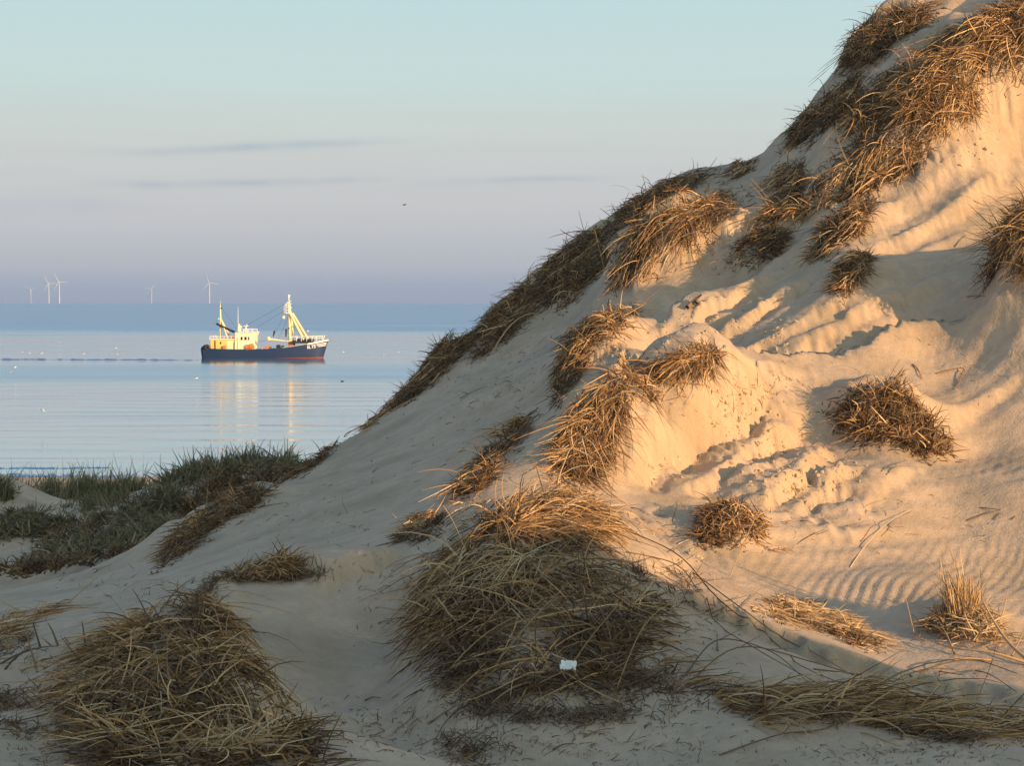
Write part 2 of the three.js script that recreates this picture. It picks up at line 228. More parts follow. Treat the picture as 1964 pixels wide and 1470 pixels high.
function ground(x, z) {
  let y = fitted(x, z);
  const D = -z;
  if (D > 17 && x < -2.6) y -= smooth(17.2, 21, D) * smooth(-2.6, -4.4, x) * 4.5;
  y += 0.035 * fbm(x * 0.9 + 3, z * 0.9, 3) + 0.012 * fbm(x * 3.1, z * 3.1 + 9, 3);
  y += ledge(x, z);
  for (const [mx, mz, mr, mh] of mounds) { const q = ((x - mx) ** 2 + (z - mz) ** 2 * 0.6) / (mr * mr); if (q < 4) y += mh * Math.exp(-(q ** 1.5)) * (1 + 0.5 * vnoise(x * 4, z * 4)); }
  const st = weight(streaked, x, z);
  if (st > 0.02) { const a = x * streakDir[0] + z * streakDir[1], b = x * -streakDir[1] + z * streakDir[0]; y += st * (0.07 * fbm(b * 2.4 + 5, a * 0.35, 2) + 0.055 * (0.5 - Math.abs(fbm(b * 3.4 + 31, a * 0.5 + 4, 2))) + 0.03 * fbm(b * 9, a * 1.1 + 4, 2)); }
  if (D < 9.4 && x < -0.4 && x > -2) y += 0.016 * smooth(9.3, 8.8, D) * smooth(7, 7.4, D) * vnoise(x * 4.5, D * 0.35);
  const c = weight(crumbly, x, z);
  if (c > 0.02) {
    const n = fbm(x * 2.2 + 40 - z * 0.7, z * 1.3 + x * 0.5, 4), r = 1 - Math.abs(fbm(x * 3.4 + z * 1.2, z * 2.3 - x * 1.1 + 70, 4)) * 2.2;
    y += c * (0.03 * n + 0.02 * r + 0.018 * Math.max(0, fbm(x * 9 + 7, z * 9, 3)) + 0.012 * fbm(x * 22, z * 22, 2));
  }
  const w = weight(rippled, x, z);
  if (w > 0.02) {
    const ph = (x * 0.9 + z * 0.44) * 2 * Math.PI / 0.07 + 8.5 * fbm(x * 1.1, z * 0.9, 2) + 2.2 * fbm(x * 4.2, z * 3.1 + 3, 2);
    const s = Math.sin(ph); y += w * 0.0064 * (s + 0.28 * Math.sin(2 * ph + 0.9)) * (0.75 + 0.5 * vnoise(x * 2.1, z * 2.1));
  }
  if (D > 9) for (const [px, pz, r0, a, dep] of prints) { const dx = x - px, dz = z - pz; if (dx * dx + dz * dz < 0.09) { const ca = Math.cos(a), sa = Math.sin(a), q = ((dx * ca + dz * sa) / (r0 * 1.7)) ** 2 + ((dz * ca - dx * sa) / r0) ** 2; y += dep * (-Math.exp(-q * 1.2) + 0.75 * Math.exp(-((Math.sqrt(q) - 1.5) ** 2) * 4)); } }
  return y;
}
// the near dune as one fine sheet
const NX = 760, NZ = 800, DR = Math.log(33.5 / 2.8);
const fine = new Float32Array((NX + 1) * (NZ + 1));
// columns are closest together where the sand is nearest
const XB = [X0 + 0.2, -3.2, 5, X1 - 0.2], XN = [0, 105, 655, NX];
const xCol = i => { const k = i < XN[1] ? 0 : i < XN[2] ? 1 : 2; return lerp(XB[k], XB[k + 1], (i - XN[k]) / (XN[k + 1] - XN[k])); };
const colOf = x => { const k = x < XB[1] ? 0 : x < XB[2] ? 1 : 2; return XN[k] + (x - XB[k]) / (XB[k + 1] - XB[k]) * (XN[k + 1] - XN[k]); };
const zRow = j => -2.8 * Math.exp(DR * j / NZ);
{
  const pos = new Float32Array(fine.length * 3), uv = new Float32Array(fine.length * 2), idx = new Uint32Array(NX * NZ * 6);
  for (let j = 0; j <= NZ; j++) for (let i = 0; i <= NX; i++) {
    const o = j * (NX + 1) + i, x = xCol(i), z = zRow(j), y = ground(x, z);
    fine[o] = y; pos[o * 3] = x; pos[o * 3 + 1] = y; pos[o * 3 + 2] = z; uv[o * 2] = x + 0.35 * y; uv[o * 2 + 1] = -z + 0.5 * y;
  }
  let k = 0;
  for (let j = 0; j < NZ; j++) for (let i = 0; i < NX; i++) { const a = j * (NX + 1) + i, b = a + 1, c = a + NX + 1, d = c + 1; idx[k++] = a; idx[k++] = b; idx[k++] = c; idx[k++] = b; idx[k++] = d; idx[k++] = c; }
  const g = new THREE.BufferGeometry(); g.setAttribute('position', new THREE.BufferAttribute(pos, 3)); g.setAttribute('uv', new THREE.BufferAttribute(uv, 2)); g.setIndex(new THREE.BufferAttribute(idx, 1)); g.computeVertexNormals();
  var duneGeometry = g;
}
function H(x, z) {
  let fi = colOf(x), fj = Math.log(Math.max(2.8, -z) / 2.8) / DR * NZ;
  fi = Math.min(NX - 1.001, Math.max(0, fi)); fj = Math.min(NZ - 1.001, Math.max(0, fj));
  const i = fi | 0, j = fj | 0, tx = fi - i, tz = fj - j, o = j * (NX + 1) + i;
  return lerp(lerp(fine[o], fine[o + 1], tx), lerp(fine[o + NX + 1], fine[o + NX + 2], tx), tz);
}
const hit = (u, v, d0 = 4.5, d1 = 30) => meet(H, u, v, d0, d1, 0.06);

// sand: pale quartz with darker grains, damp mottling and scattered specks
function sandMaps() {
  const S = 1024, col = new Uint8Array(S * S * 4), bump = new Uint8Array(S * S * 4), r = rng(5);
  const wrapN = (x, y, f) => { const a = x / S * f, b = y / S * f; const s = (i, j) => hash2(((i % f) + f) % f + f * 7, ((j % f) + f) % f); const ix = Math.floor(a), iy = Math.floor(b); let fx = a - ix, fy = b - iy; fx = fx * fx * (3 - 2 * fx); fy = fy * fy * (3 - 2 * fy); return lerp(lerp(s(ix, iy), s(ix + 1, iy), fx), lerp(s(ix, iy + 1), s(ix + 1, iy + 1), fx), fy); };
  for (let y = 0; y < S; y++) for (let x = 0; x < S; x++) {
    const n = 0.5 * wrapN(x, y, 6) + 0.3 * wrapN(x, y, 23) + 0.2 * wrapN(x, y, 71), g = r(), o = (y * S + x) * 4;
    const k = 0.93 + 0.24 * (n - 0.5) + 0.07 * (g - 0.5) - (r() < 0.004 ? 0.22 : 0);
    col[o] = 190 * k; col[o + 1] = 165 * k; col[o + 2] = (136 + 6 * (n - 0.5)) * k; col[o + 3] = 255;
    const h = 0.42 * wrapN(x, y, 40) + 0.28 * wrapN(x, y, 120) + 0.3 * wrapN(x, y, 300) ; bump[o] = bump[o + 1] = bump[o + 2] = 255 * h; bump[o + 3] = 255;
  }
  const mk = (d, srgb, rep) => { const t = new THREE.DataTexture(d, S, S, THREE.RGBAFormat); t.wrapS = t.wrapT = THREE.RepeatWrapping; t.magFilter = THREE.LinearFilter; t.repeat.set(rep, rep); if (srgb) t.colorSpace = THREE.SRGBColorSpace; t.needsUpdate = true; return t; };
  return { map: mk(col, true, 0.41), bumpMap: mk(bump, false, 0.53) };
}
const sandMaterial = new THREE.MeshStandardMaterial({ ...sandMaps(), roughness: 0.95, bumpScale: 0.006 });
structure(new THREE.Mesh(duneGeometry, sandMaterial), 'dune');

// the lower dunes behind, running down to the beach and under the sea
const farSurvey = [[0, 1135, 21], [-300, 1140, 22], [200, 1115, 21], [0, 1112, 26], [-300, 1100, 28], [200, 1090, 27], [330, 1060, 27.5], [60, 1104, 27.5], [0, 1072, 33], [60, 1045, 33], [0, 922, 38], [-300, 900, 38], [70, 953, 38], [140, 988, 37], [235, 990, 41], [200, 950, 52], [120, 1040, 32], [200, 1010, 32], [260, 975, 34], [320, 940, 36], [400, 900, 38], [480, 890, 38.5], [560, 893, 39], [700, 900, 39], [300, 1010, 31], [420, 960, 34], [560, 960, 34], [900, 900, 40]].map(a => at(...a));
for (const x of [-45, -25, -12, 0, 20]) { farSurvey.push([x, EYE - 5.4, -46.5], [x, EYE - 5.6, -53], [x, EYE - 7.6, -62], [x, EYE - 9.6, -82], [x, EYE - 10.95, -112], [x, EYE - 12, -140]); }
const farFit = thinPlate(farSurvey, 0.02);
function farGround(x, z) { const k = smooth(75, 50, -z); return farFit(x, z) + k * (0.32 * fbm(x * 0.33 + 8, z * 0.3, 4) + 0.1 * fbm(x * 1.1, z * 1.1 + 30, 3)); }
{
  const nx = 300, nz = 330, g = new THREE.PlaneGeometry(1, 1, nx, nz), p = g.attributes.position, uv = g.attributes.uv;
  for (let j = 0; j <= nz; j++) for (let i = 0; i <= nx; i++) { const o = j * (nx + 1) + i, z = lerp(-140, -22, (1 - (1 - j / nz) ** 1.8)), x = lerp(-60, 40, i / nx); let y = farGround(x, z); if (-z < 33 && x > -10) y -= smooth(33, 27, -z) * smooth(-12, -8, x) * 3.0; p.setXYZ(o, x, y, z); uv.setXY(o, x, -z); }
  g.computeVertexNormals(); structure(new THREE.Mesh(g, sandMaterial), 'foredunes');
}
// the dune behind the camera that the low sun has to clear
{
  const te = Math.tan(SUN_EL), hx = Math.sin(SUN_AZ), hz = Math.cos(SUN_AZ), T = 9.5, nx = 120, nz = 90;
  const g = new THREE.PlaneGeometry(1, 1, nx, nz), p = g.attributes.position, uv = g.attributes.uv;
  const tops = [[-40, 0.4]];
  const edge = [[200, 1160, 11], [760, 1052, 9.4], [1000, 1085, 8.35], [1250, 1114, 8.7], [1400, 1176, 8.6], [1550, 1246, 8.4], [1700, 1297, 8.2], [1850, 1330, 8.1], [1964, 1346, 8], [2150, 1368, 8]]   // where the shade of this dune ends
    .map(a => { const [x, y, z] = at(...a); return [hz * x - hx * z, y - EYE - (hx * x + hz * z) * te]; }).sort((a, b) => a[0] - b[0]);
  tops.push([edge[0][0] - 1.2, edge[0][1] + 0.7], [edge[0][0] - 0.12, edge[0][1] + 0.3], ...edge, [edge.at(-1)[0] + 1.5, -2.6], [60, -3]);
  for (let j = 0; j <= nz; j++) for (let i = 0; i <= nx; i++) {
    const o = j * (nx + 1) + i, q = lerp(-16, 16, i / nx), t = lerp(24, -2.2, j / nz); let k = 0; while (k < tops.length - 2 && q > tops[k + 1][0]) k++;
    const top = lerp(tops[k][1], tops[k + 1][1], (q - tops[k][0]) / (tops[k + 1][0] - tops[k][0])) + T * te + 0.1 * fbm(q * 0.9, 3, 3), base = -1.62;
    const y = EYE + base + Math.max(0, top - base) * Math.exp(-(((t - T) / (t < T ? 4.2 : 5.5)) ** 2)) + 0.05 * fbm(q, t, 3);
    const x = hz * q + hx * t, z = -hx * q + hz * t; p.setXYZ(o, x, z < -2.6 ? y - 0.25 : y, z); uv.setXY(o, x, z);
  }
  g.computeVertexNormals(); structure(new THREE.Mesh(g, sandMaterial), 'dune_behind');
}
// the same dune going on to the right, high enough to keep the low ground by the beach in shade
{
  const nx = 90, nz = 60, g = new THREE.PlaneGeometry(1, 1, nx, nz), p = g.attributes.position, uv = g.attributes.uv;
  for (let j = 0; j <= nz; j++) for (let i = 0; i <= nx; i++) {
    const o = j * (nx + 1) + i, x = lerp(8.2, 52, i / nx), D = lerp(44, 8, j / nz), top = 5.6 * smooth(8.2, 13, x), y = EYE - 3.5 + (top + 3.5) * Math.exp(-(((D - 24) / (D < 24 ? 7 : 6)) ** 2)) * smooth(8, 13, x) + 0.25 * fbm(x * 0.3, D * 0.3, 3);
    p.setXYZ(o, x, y, -D); uv.setXY(o, x, D);
  }
  g.computeVertexNormals(); structure(new THREE.Mesh(g, sandMaterial), 'dune_beside');
}

// ---------- the sea: a calm, slightly ruffled sheet that follows the earth's curve ----------
const EARTH = 6371000, seaY = (x, z) => -(x * x + z * z) / (2 * EARTH);
{
  const rows = 260, cols = 120, pos = [], uv = [], idx = [];
  for (let j = 0; j <= rows; j++) {
    const D = 90 * Math.exp(Math.log(15000 / 90) * j / rows);
    for (let i = 0; i <= cols; i++) { const x = lerp(-1, 1, i / cols) * (160 + D * 0.6), z = -D; pos.push(x, seaY(x, z), z); uv.push(x, D); }
  }
  for (let j = 0; j < rows; j++) for (let i = 0; i < cols; i++) { const a = j * (cols + 1) + i, b = a + 1, c = a + cols + 1, d = c + 1; idx.push(a, b, c, b, d, c); }
  const g = new THREE.BufferGeometry(); g.setAttribute('position', new THREE.Float32BufferAttribute(pos, 3)); g.setAttribute('uv', new THREE.Float32BufferAttribute(uv, 2)); g.setIndex(idx); g.computeVertexNormals();
  // wind-ruffled lanes and slicks (roughness) and small swell (bump); both in metres, stretched along the shore
  const S = 1024;
  const per = (x, y, fx, fy, sd) => { const a = x / S * fx, b = y / S * fy, ix = Math.floor(a), iy = Math.floor(b); let tx = a - ix, ty = b - iy; tx = tx * tx * (3 - 2 * tx); ty = ty * ty * (3 - 2 * ty); const h = (i, j) => hash2(((i % fx) + fx) % fx + sd * 101, ((j % fy) + fy) % fy + sd * 57); return lerp(lerp(h(ix, iy), h(ix + 1, iy), tx), lerp(h(ix, iy + 1), h(ix + 1, iy + 1), tx), ty); };
  const swell = new Uint8Array(S * S * 4);
  for (let y = 0; y < S; y++) for (let x = 0; x < S; x++) { const o = (y * S + x) * 4, n = 0.6 * per(x, y, 5, 14, 1) + 0.3 * per(x, y, 11, 26, 2) + 0.08 * per(x, y, 60, 120, 3) + 0.02 * per(x, y, 180, 300, 4); swell[o] = swell[o + 1] = swell[o + 2] = 255 * n; swell[o + 3] = 255; }
  // lanes over 2048 m of distance by 1024 m along the shore: [nearest, farthest, roughness]
  const lanes = [[0, 0.07], [120, 0.075], [190, 0.09], [200, 0.11], [208, 0.09], [236, 0.09], [252, 0.22], [285, 0.26], [300, 0.22], [316, 0.09], [398, 0.1], [408, 0.19], [424, 0.18], [432, 0.1], [492, 0.1], [560, 0.22], [700, 0.4], [900, 0.48], [2048, 0.46]];
  const rough = new Uint8Array(S * S * 4);
  for (let y = 0; y < S; y++) for (let x = 0; x < S; x++) {
    const D0 = (y + 0.5) * 2; let D = D0 + (30 * (per(x, y, 3, 24, 5) - 0.5) + 16 * (per(x, y, 11, 50, 6) - 0.5) + 8 * (per(x, y, 40, 120, 9) - 0.5)) * (D0 / 260) ** 1.7, k = 0; while (k < lanes.length - 2 && D > lanes[k + 1][0]) k++;
    const r = lerp(lanes[k][1], lanes[k + 1][1], smooth(0, 1, (D - lanes[k][0]) / (lanes[k + 1][0] - lanes[k][0]))) + 0.07 * Math.max(0, per(x, y, 6, 170, 7) - 0.6) / 0.4 + 0.03 * (per(x, y, 40, 300, 8) - 0.5);
    const o = (y * S + x) * 4; rough[o] = rough[o + 1] = rough[o + 2] = 255 * Math.min(1, Math.max(0.04, r)); rough[o + 3] = 255;
  }
  const mk = (d, rx, ry, wt) => { const t = new THREE.DataTexture(d, S, S, THREE.RGBAFormat); t.wrapS = THREE.RepeatWrapping; t.wrapT = wt; t.magFilter = THREE.LinearFilter; t.repeat.set(rx, ry); t.needsUpdate = true; return t; };
  const water = new THREE.MeshPhysicalMaterial({ color: new THREE.Color().setRGB(0.36, 0.5, 0.62), roughness: 1, roughnessMap: mk(rough, 1 / 1024, 1 / 2048, THREE.ClampToEdgeWrapping), bumpMap: mk(swell, 1 / 90, 1 / 45, THREE.RepeatWrapping), bumpScale: 0.1, ior: 1.6, metalness: 0.8 });
  structure(new THREE.Mesh(g, water), 'sea');

  // low crests that catch the higher sky: the trawler's wake and the last swell before the beach
  const crestLine = (name, pts, width, height, seed) => {
    const p = [], t = [], ix = [], n = 260;
    for (let k = 0; k <= n; k++) {
      const q = k / n * (pts.length - 1), a = Math.min(pts.length - 2, Math.floor(q)), f = q - a, x = lerp(pts[a][0], pts[a + 1][0], f), z = lerp(pts[a][1], pts[a + 1][1], f);
      const e = smooth(0, 0.1, k / n) * smooth(1, 0.85, k / n), w = width * (0.6 + 0.5 * vnoise(k * 0.11, seed) + 0.35 * vnoise(k * 0.5, seed + 3)) * (0.25 + 0.75 * e), h = height * e * (0.75 + 0.5 * vnoise(k * 0.23, seed + 7)), zz = z + 0.5 * width * vnoise(k * 0.07, seed + 11);
      [[-1.6, -0.02], [-0.5, 0.35], [0, 1], [0.35, 0.55], [0.7, -0.02]].forEach(([d, m]) => { p.push(x, seaY(x, zz) + 0.012 + Math.max(0, h) * m, zz + d * w); t.push(x, -zz); });
      if (k) for (let m = 0; m < 4; m++) { const o = (k - 1) * 5 + m; ix.push(o, o + 1, o + 5, o + 1, o + 6, o + 5); }
    }
    const c = new THREE.BufferGeometry(); c.setAttribute('position', new THREE.Float32BufferAttribute(p, 3)); c.setAttribute('uv', new THREE.Float32BufferAttribute(t, 2)); c.setIndex(ix); c.computeVertexNormals(); structure(new THREE.Mesh(c, water), name);
  };
  const on = (u, v) => { const D = EYE * FOCAL / (v - 575.6); return [(u - 982) / FOCAL * D, -D]; };
  crestLine('wake', [on(-40, 690), on(60, 690), on(180, 690.4), on(300, 691), on(396, 691.6)], 1.1, 0.2, 2);
  crestLine('shore_wave', [on(-60, 914), on(60, 914.5), on(150, 917), on(290, 922)], 0.6, 0.16, 9);
  crestLine('shore_wave', [on(20, 929), on(120, 929), on(260, 931)], 0.35, 0.08, 19);
  crestLine('shore_wave', [on(-60, 899), on(100, 900), on(220, 898)], 0.35, 0.06, 29);
}

// ---------- marram grass: tussocks of dry straw draped over the sand ----------
const strawMaterial = new THREE.MeshStandardMaterial({ vertexColors: true, roughness: 0.85, side: THREE.DoubleSide });
const TONES = {   // linear base colours, and how often each turns up
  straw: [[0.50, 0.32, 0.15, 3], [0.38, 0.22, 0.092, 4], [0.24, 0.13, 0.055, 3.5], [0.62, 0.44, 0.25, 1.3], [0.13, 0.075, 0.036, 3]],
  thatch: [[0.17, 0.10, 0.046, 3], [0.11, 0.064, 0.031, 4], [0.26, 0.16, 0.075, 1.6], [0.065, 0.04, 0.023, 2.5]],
  grey: [[0.31, 0.205, 0.112, 3], [0.22, 0.14, 0.073, 4], [0.13, 0.08, 0.042, 3], [0.47, 0.34, 0.2, 1.6], [0.08, 0.049, 0.028, 2]],
  bleached: [[0.56, 0.41, 0.235, 3], [0.46, 0.315, 0.165, 3], [0.36, 0.23, 0.11, 2]],
  green: [[0.10, 0.135, 0.05, 3], [0.15, 0.17, 0.07, 2], [0.07, 0.10, 0.04, 2], [0.24, 0.21, 0.10, 1]],
  root: [[0.17, 0.105, 0.058, 3], [0.11, 0.07, 0.042, 3], [0.26, 0.165, 0.09, 1]],
};
function pick(list, r) { let s = 0; for (const t of list) s += t[3]; s *= r(); for (const t of list) { s -= t[3]; if (s <= 0) return t; } return list[0]; }
class Blades {
  constructor() { this.p = []; this.n = []; this.c = []; this.i = []; }
  add(pts, width, col, roll) {      // pts: arrays of xyz
    const m = pts.length, base = this.p.length / 3;
    for (let k = 0; k < m; k++) {
      const a = pts[Math.max(0, k - 1)], b = pts[Math.min(m - 1, k + 1)]; let dx = b[0] - a[0], dy = b[1] - a[1], dz = b[2] - a[2]; const l = Math.hypot(dx, dy, dz) || 1; dx /= l; dy /= l; dz /= l;
      let wx = roll[1] * dz - roll[2] * dy, wy = roll[2] * dx - roll[0] * dz, wz = roll[0] * dy - roll[1] * dx; const wl = Math.hypot(wx, wy, wz) || 1; wx /= wl; wy /= wl; wz /= wl;
      const nx = dy * wz - dz * wy, ny = dz * wx - dx * wz, nz = dx * wy - dy * wx, t = k / (m - 1), h = width * 0.5 * (1 - 0.75 * t * t), q = pts[k];
      this.p.push(q[0] - wx * h, q[1] - wy * h, q[2] - wz * h, q[0] + wx * h, q[1] + wy * h, q[2] + wz * h);
      this.n.push(nx, ny, nz, nx, ny, nz); this.c.push(col[0], col[1], col[2], col[0], col[1], col[2]);
      if (k) { const o = base + k * 2; this.i.push(o - 2, o, o - 1, o - 1, o, o + 1); }
    }
  }
  geometry(origin) {
    const p = new Float32Array(this.p); for (let k = 0; k < p.length; k += 3) { p[k] -= origin[0]; p[k + 1] -= origin[1]; p[k + 2] -= origin[2]; }
    const g = new THREE.BufferGeometry(); g.setAttribute('position', new THREE.BufferAttribute(p, 3)); g.setAttribute('normal', new THREE.Float32BufferAttribute(this.n, 3)); g.setAttribute('color', new THREE.Float32BufferAttribute(this.c, 3)); g.setIndex(this.i); return g;
  }
}
function inside(poly, u, v) { let c = false; for (let i = 0, j = poly.length - 1; i < poly.length; j = i++) { const [a, b] = poly[i], [d, e] = poly[j]; if ((b > v) !== (e > v) && u < (d - a) * (v - b) / (e - b) + a) c = !c; } return c; }
function project(x, y, z) { const dy = y - EYE, f = -z * cp - dy * sp; return [982 + FOCAL * x / f, 735 - FOCAL * (dy * cp + -z * sp) / f]; }
function normalAt(f, x, z, e = 0.05) { const nx = f(x - e, z) - f(x + e, z), nz = f(x, z - e) - f(x, z + e), l = Math.hypot(nx, 2 * e, nz); return [nx / l, 2 * e / l, nz / l]; }
function rootsIn(f, poly, d0, d1) {
  let a = 1e9, b = -1e9, c = 1e9, d = -1e9; for (const [u, v] of poly) { a = Math.min(a, u); b = Math.max(b, u); c = Math.min(c, v); d = Math.max(d, v); }
  const cell = Math.max(3, Math.sqrt((b - a) * (d - c) / 420)), out = [];
  for (let v = c + cell / 2; v < d; v += cell) for (let u = a + cell / 2; u < b; u += cell) { if (!inside(poly, u, v)) continue; const p = meet(f, u, v, d0, d1, 0.08); if (p.length > 3 && p[3] > 0.35) continue; out.push([p[0], p[2], cell / FOCAL * -p[2]]); }
  return out;
}
// one draped blade, grown from its root and laid down on whatever it meets
function grow(B, f, r, root, z) {
  const [rx, rz, cell] = root, x = rx + uni(r) * cell, zz = rz + uni(r) * cell * 1.6, n = normalAt(f, x, zz), y = f(x, zz);
  const S = z.seg || 5, L = z.len * (0.22 + 0.5 * r() + (r() < 0.12 ? 0.55 : 0)) , off = z.thick * r() ** 1.3;
  let fl = [z.flow[0], -z.flow[1] * 0.75, z.flow[1] * 0.6]; const dn = fl[0] * n[0] + fl[1] * n[1] + fl[2] * n[2]; fl = fl.map((q, k) => q - dn * n[k]);
  const lift = z.lift * (0.3 + 1.1 * r()), fs = 0.5 + 0.8 * r();
  let q3 = [uni(r), uni(r), uni(r)]; const qn = (q3[0] * n[0] + q3[1] * n[1] + q3[2] * n[2]) * 0.7; q3 = q3.map((w, k) => (w - qn * n[k]) * z.spread);
  let d = [n[0] * lift * 0.7 + fl[0] * fs + q3[0], n[1] * lift * 0.7 + lift * 0.3 + fl[1] * fs + q3[1], n[2] * lift * 0.7 + fl[2] * fs + q3[2]];
  const norm = q => { const l = Math.hypot(q[0], q[1], q[2]) || 1; return [q[0] / l, q[1] / l, q[2] / l]; }; d = norm(d);
  const curl = [uni(r) * z.curl, uni(r) * z.curl * 0.6, uni(r) * z.curl];
  let p = [x + n[0] * off * 0.6, y + n[1] * off * 0.6 - 0.01, zz + n[2] * off * 0.6]; const pts = [p];
  for (let k = 0; k < S; k++) {
    const s = L / S; p = [p[0] + d[0] * s, p[1] + d[1] * s, p[2] + d[2] * s];
    const g = f(p[0], p[2]) + off * 0.8 + 0.005;
    if (p[1] < g) { p[1] = lerp(p[1], g, 0.9); const m = normalAt(f, p[0], p[2]), q = d[0] * m[0] + d[1] * m[1] + d[2] * m[2]; if (q < 0) d = d.map((w, i) => w - q * m[i] * 1.05); }
    d = norm([d[0] + curl[0] * s / z.len, d[1] + curl[1] * s / z.len - z.drop * s / z.len, d[2] + curl[2] * s / z.len]); pts.push(p);
  }
  const t = pick(TONES[z.tone], r), k = 0.8 + 0.4 * r();
  B.add(pts, z.w * (0.65 + 0.7 * r()), [t[0] * k, t[1] * k, t[2] * k], norm([uni(r), uni(r), uni(r) + 0.8]));
}
const KINDS = {   // ways the grass lies
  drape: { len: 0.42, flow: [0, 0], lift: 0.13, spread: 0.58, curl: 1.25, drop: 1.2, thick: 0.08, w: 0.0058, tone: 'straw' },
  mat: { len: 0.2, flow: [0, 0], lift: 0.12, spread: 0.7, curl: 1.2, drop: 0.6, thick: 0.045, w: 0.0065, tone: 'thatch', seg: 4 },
  tangle: { len: 0.5, flow: [0, 0], lift: 0.16, spread: 0.95, curl: 1.4, drop: 0.9, thick: 0.1, w: 0.0058, tone: 'straw' },
  upright: { len: 0.4, flow: [0, 0], lift: 1.5, spread: 0.35, curl: 0.5, drop: 0.35, thick: 0.04, w: 0.006, tone: 'straw' },
  fuzz: { len: 0.11, flow: [0, 0], lift: 0.25, spread: 1, curl: 1.6, drop: 0.3, thick: 0.025, w: 0.0045, tone: 'root', seg: 4 },
};
let tuftSeed = 100;
// zones: [part name, kind, polygon, number of blades, overrides]; stalks: [u0, v0, u1, v1, nearer by, sag]
function tussock(name, label, group, zones, stalks = [], f = H, range = [4.5, 30]) {
  const r = rng(tuftSeed++); let base = null; const g = thing(name, label, 'grass tuft', group);
  for (const [pn, kind, poly, n, o = {}] of zones) {
    const roots = rootsIn(f, poly, o.d0 || range[0], o.d1 || range[1]); if (!roots.length) { console.log('no roots', label, pn); continue; }
    if (!base) { const q = roots[roots.length >> 1]; base = [q[0], f(q[0], q[1]), q[1]]; g.position.set(...base); }
    const B = new Blades(), z = { ...KINDS[kind], ...o }; if (o.w > 0.0085 && o.w < 0.02) z.w = o.w * 0.82;
    const mu = poly.reduce((a, q) => a + q[0], 0) / poly.length, mv = poly.reduce((a, q) => a + q[1], 0) / poly.length, gs = r() * 50;
    const thin = (x, zz) => r() < 0.9 && fbm(x * 4.3 + gs, zz * 4.3, 3) < (z.gap ?? (z.seg === 4 ? -0.14 : 0.02));   // bare spots between the locks
    // strays and litter round the edge
    const wide = poly.map(([u, v]) => [mu + (u - mu) * 1.22, mv + (v - mv) * 1.22]), strays = rootsIn(f, wide, o.d0 || range[0], o.d1 || range[1]).filter(q => !inside(poly, ...project(q[0], f(q[0], q[1]), q[1])));
    if (strays.length) for (let k = 0; k < n * 0.07; k++) grow(B, f, r, strays[r() * strays.length | 0], { ...z, len: z.len * 0.6, thick: 0.01, lift: z.lift * 0.6, spread: 0.9 });
    // a few loose tufts within the zone share a lean, so that the straw lies in locks
    const locks = Array.from({ length: Math.max(3, Math.min(40, n / 45 | 0)) }, () => ({ at: roots[r() * roots.length | 0], lean: [uni(r) * 0.55, uni(r) * 0.45], rad: 1.5 + 4 * r() }));
    for (let k = 0; k < n; k++) {
      if (r() < 0.7) { const lk = locks[r() * locks.length | 0], q = lk.at, e = q[2] * lk.rad; let rx, rz, t = 0; do { rx = q[0] + uni(r) * e * 0.7; rz = q[1] + uni(r) * e; } while (t++ < 4 && !inside(poly, ...project(rx, f(rx, rz), rz))); if (t > 4) { rx = q[0]; rz = q[1]; } if (thin(rx, rz)) continue; grow(B, f, r, [rx, rz, q[2] * 0.5], { ...z, flow: [z.flow[0] + lk.lean[0], z.flow[1] + lk.lean[1]] }); }
      else { const q = roots[r() * roots.length | 0]; if (!thin(q[0], q[1])) grow(B, f, r, q, z); }
    }
    part(pn, B.geometry(base), strawMaterial, g, 'stuff');
  }
  stalks.forEach(([u0, v0, u1, v1, near = 0.1, sag = 0.06, tone = 'bleached', w = 0.007]) => {
    const a = meet(f, u0, v0, range[0], range[1], 0.06), b = at(u1, v1, -a[2] - near), pts = [];
    for (let k = 0; k <= 7; k++) { const t = k / 7; pts.push([lerp(a[0], b[0], t), lerp(a[1], b[1], t) + sag * 4 * t * (1 - t), lerp(a[2], b[2], t)]); }
    part('stalk', stem(pts, w * 0.5, pick(TONES[tone], r), base), strawMaterial, g);
  });
  return g;
}
// a thin tapering round stem through points
function stem(pts, rad, col, origin = [0, 0, 0], sides = 4, taper = 0.65) {
  const p = [], n = [], c = [], idx = [];
  for (let k = 0; k < pts.length; k++) {
    const a = pts[Math.max(0, k - 1)], b = pts[Math.min(pts.length - 1, k + 1)], d = V3(b[0] - a[0], b[1] - a[1], b[2] - a[2]).normalize(), s = V3(d.z, 0.3, -d.x + 0.01).cross(d).normalize(), t = d.clone().cross(s), R = rad * (1 - taper * k / (pts.length - 1));
    for (let m = 0; m < sides; m++) { const q = m / sides * 2 * Math.PI, v = s.clone().multiplyScalar(Math.cos(q)).addScaledVector(t, Math.sin(q)); p.push(pts[k][0] - origin[0] + v.x * R, pts[k][1] - origin[1] + v.y * R, pts[k][2] - origin[2] + v.z * R); n.push(v.x, v.y, v.z); c.push(col[0], col[1], col[2]); }
    if (k) for (let m = 0; m < sides; m++) { const o = (k - 1) * sides, m2 = (m + 1) % sides; idx.push(o + m, o + m2, o + sides + m, o + m2, o + sides + m2, o + sides + m); }
  }
  const g = new THREE.BufferGeometry(); g.setAttribute('position', new THREE.Float32BufferAttribute(p, 3)); g.setAttribute('normal', new THREE.Float32BufferAttribute(n, 3)); g.setAttribute('color', new THREE.Float32BufferAttribute(c, 3)); g.setIndex(idx); return g;
}

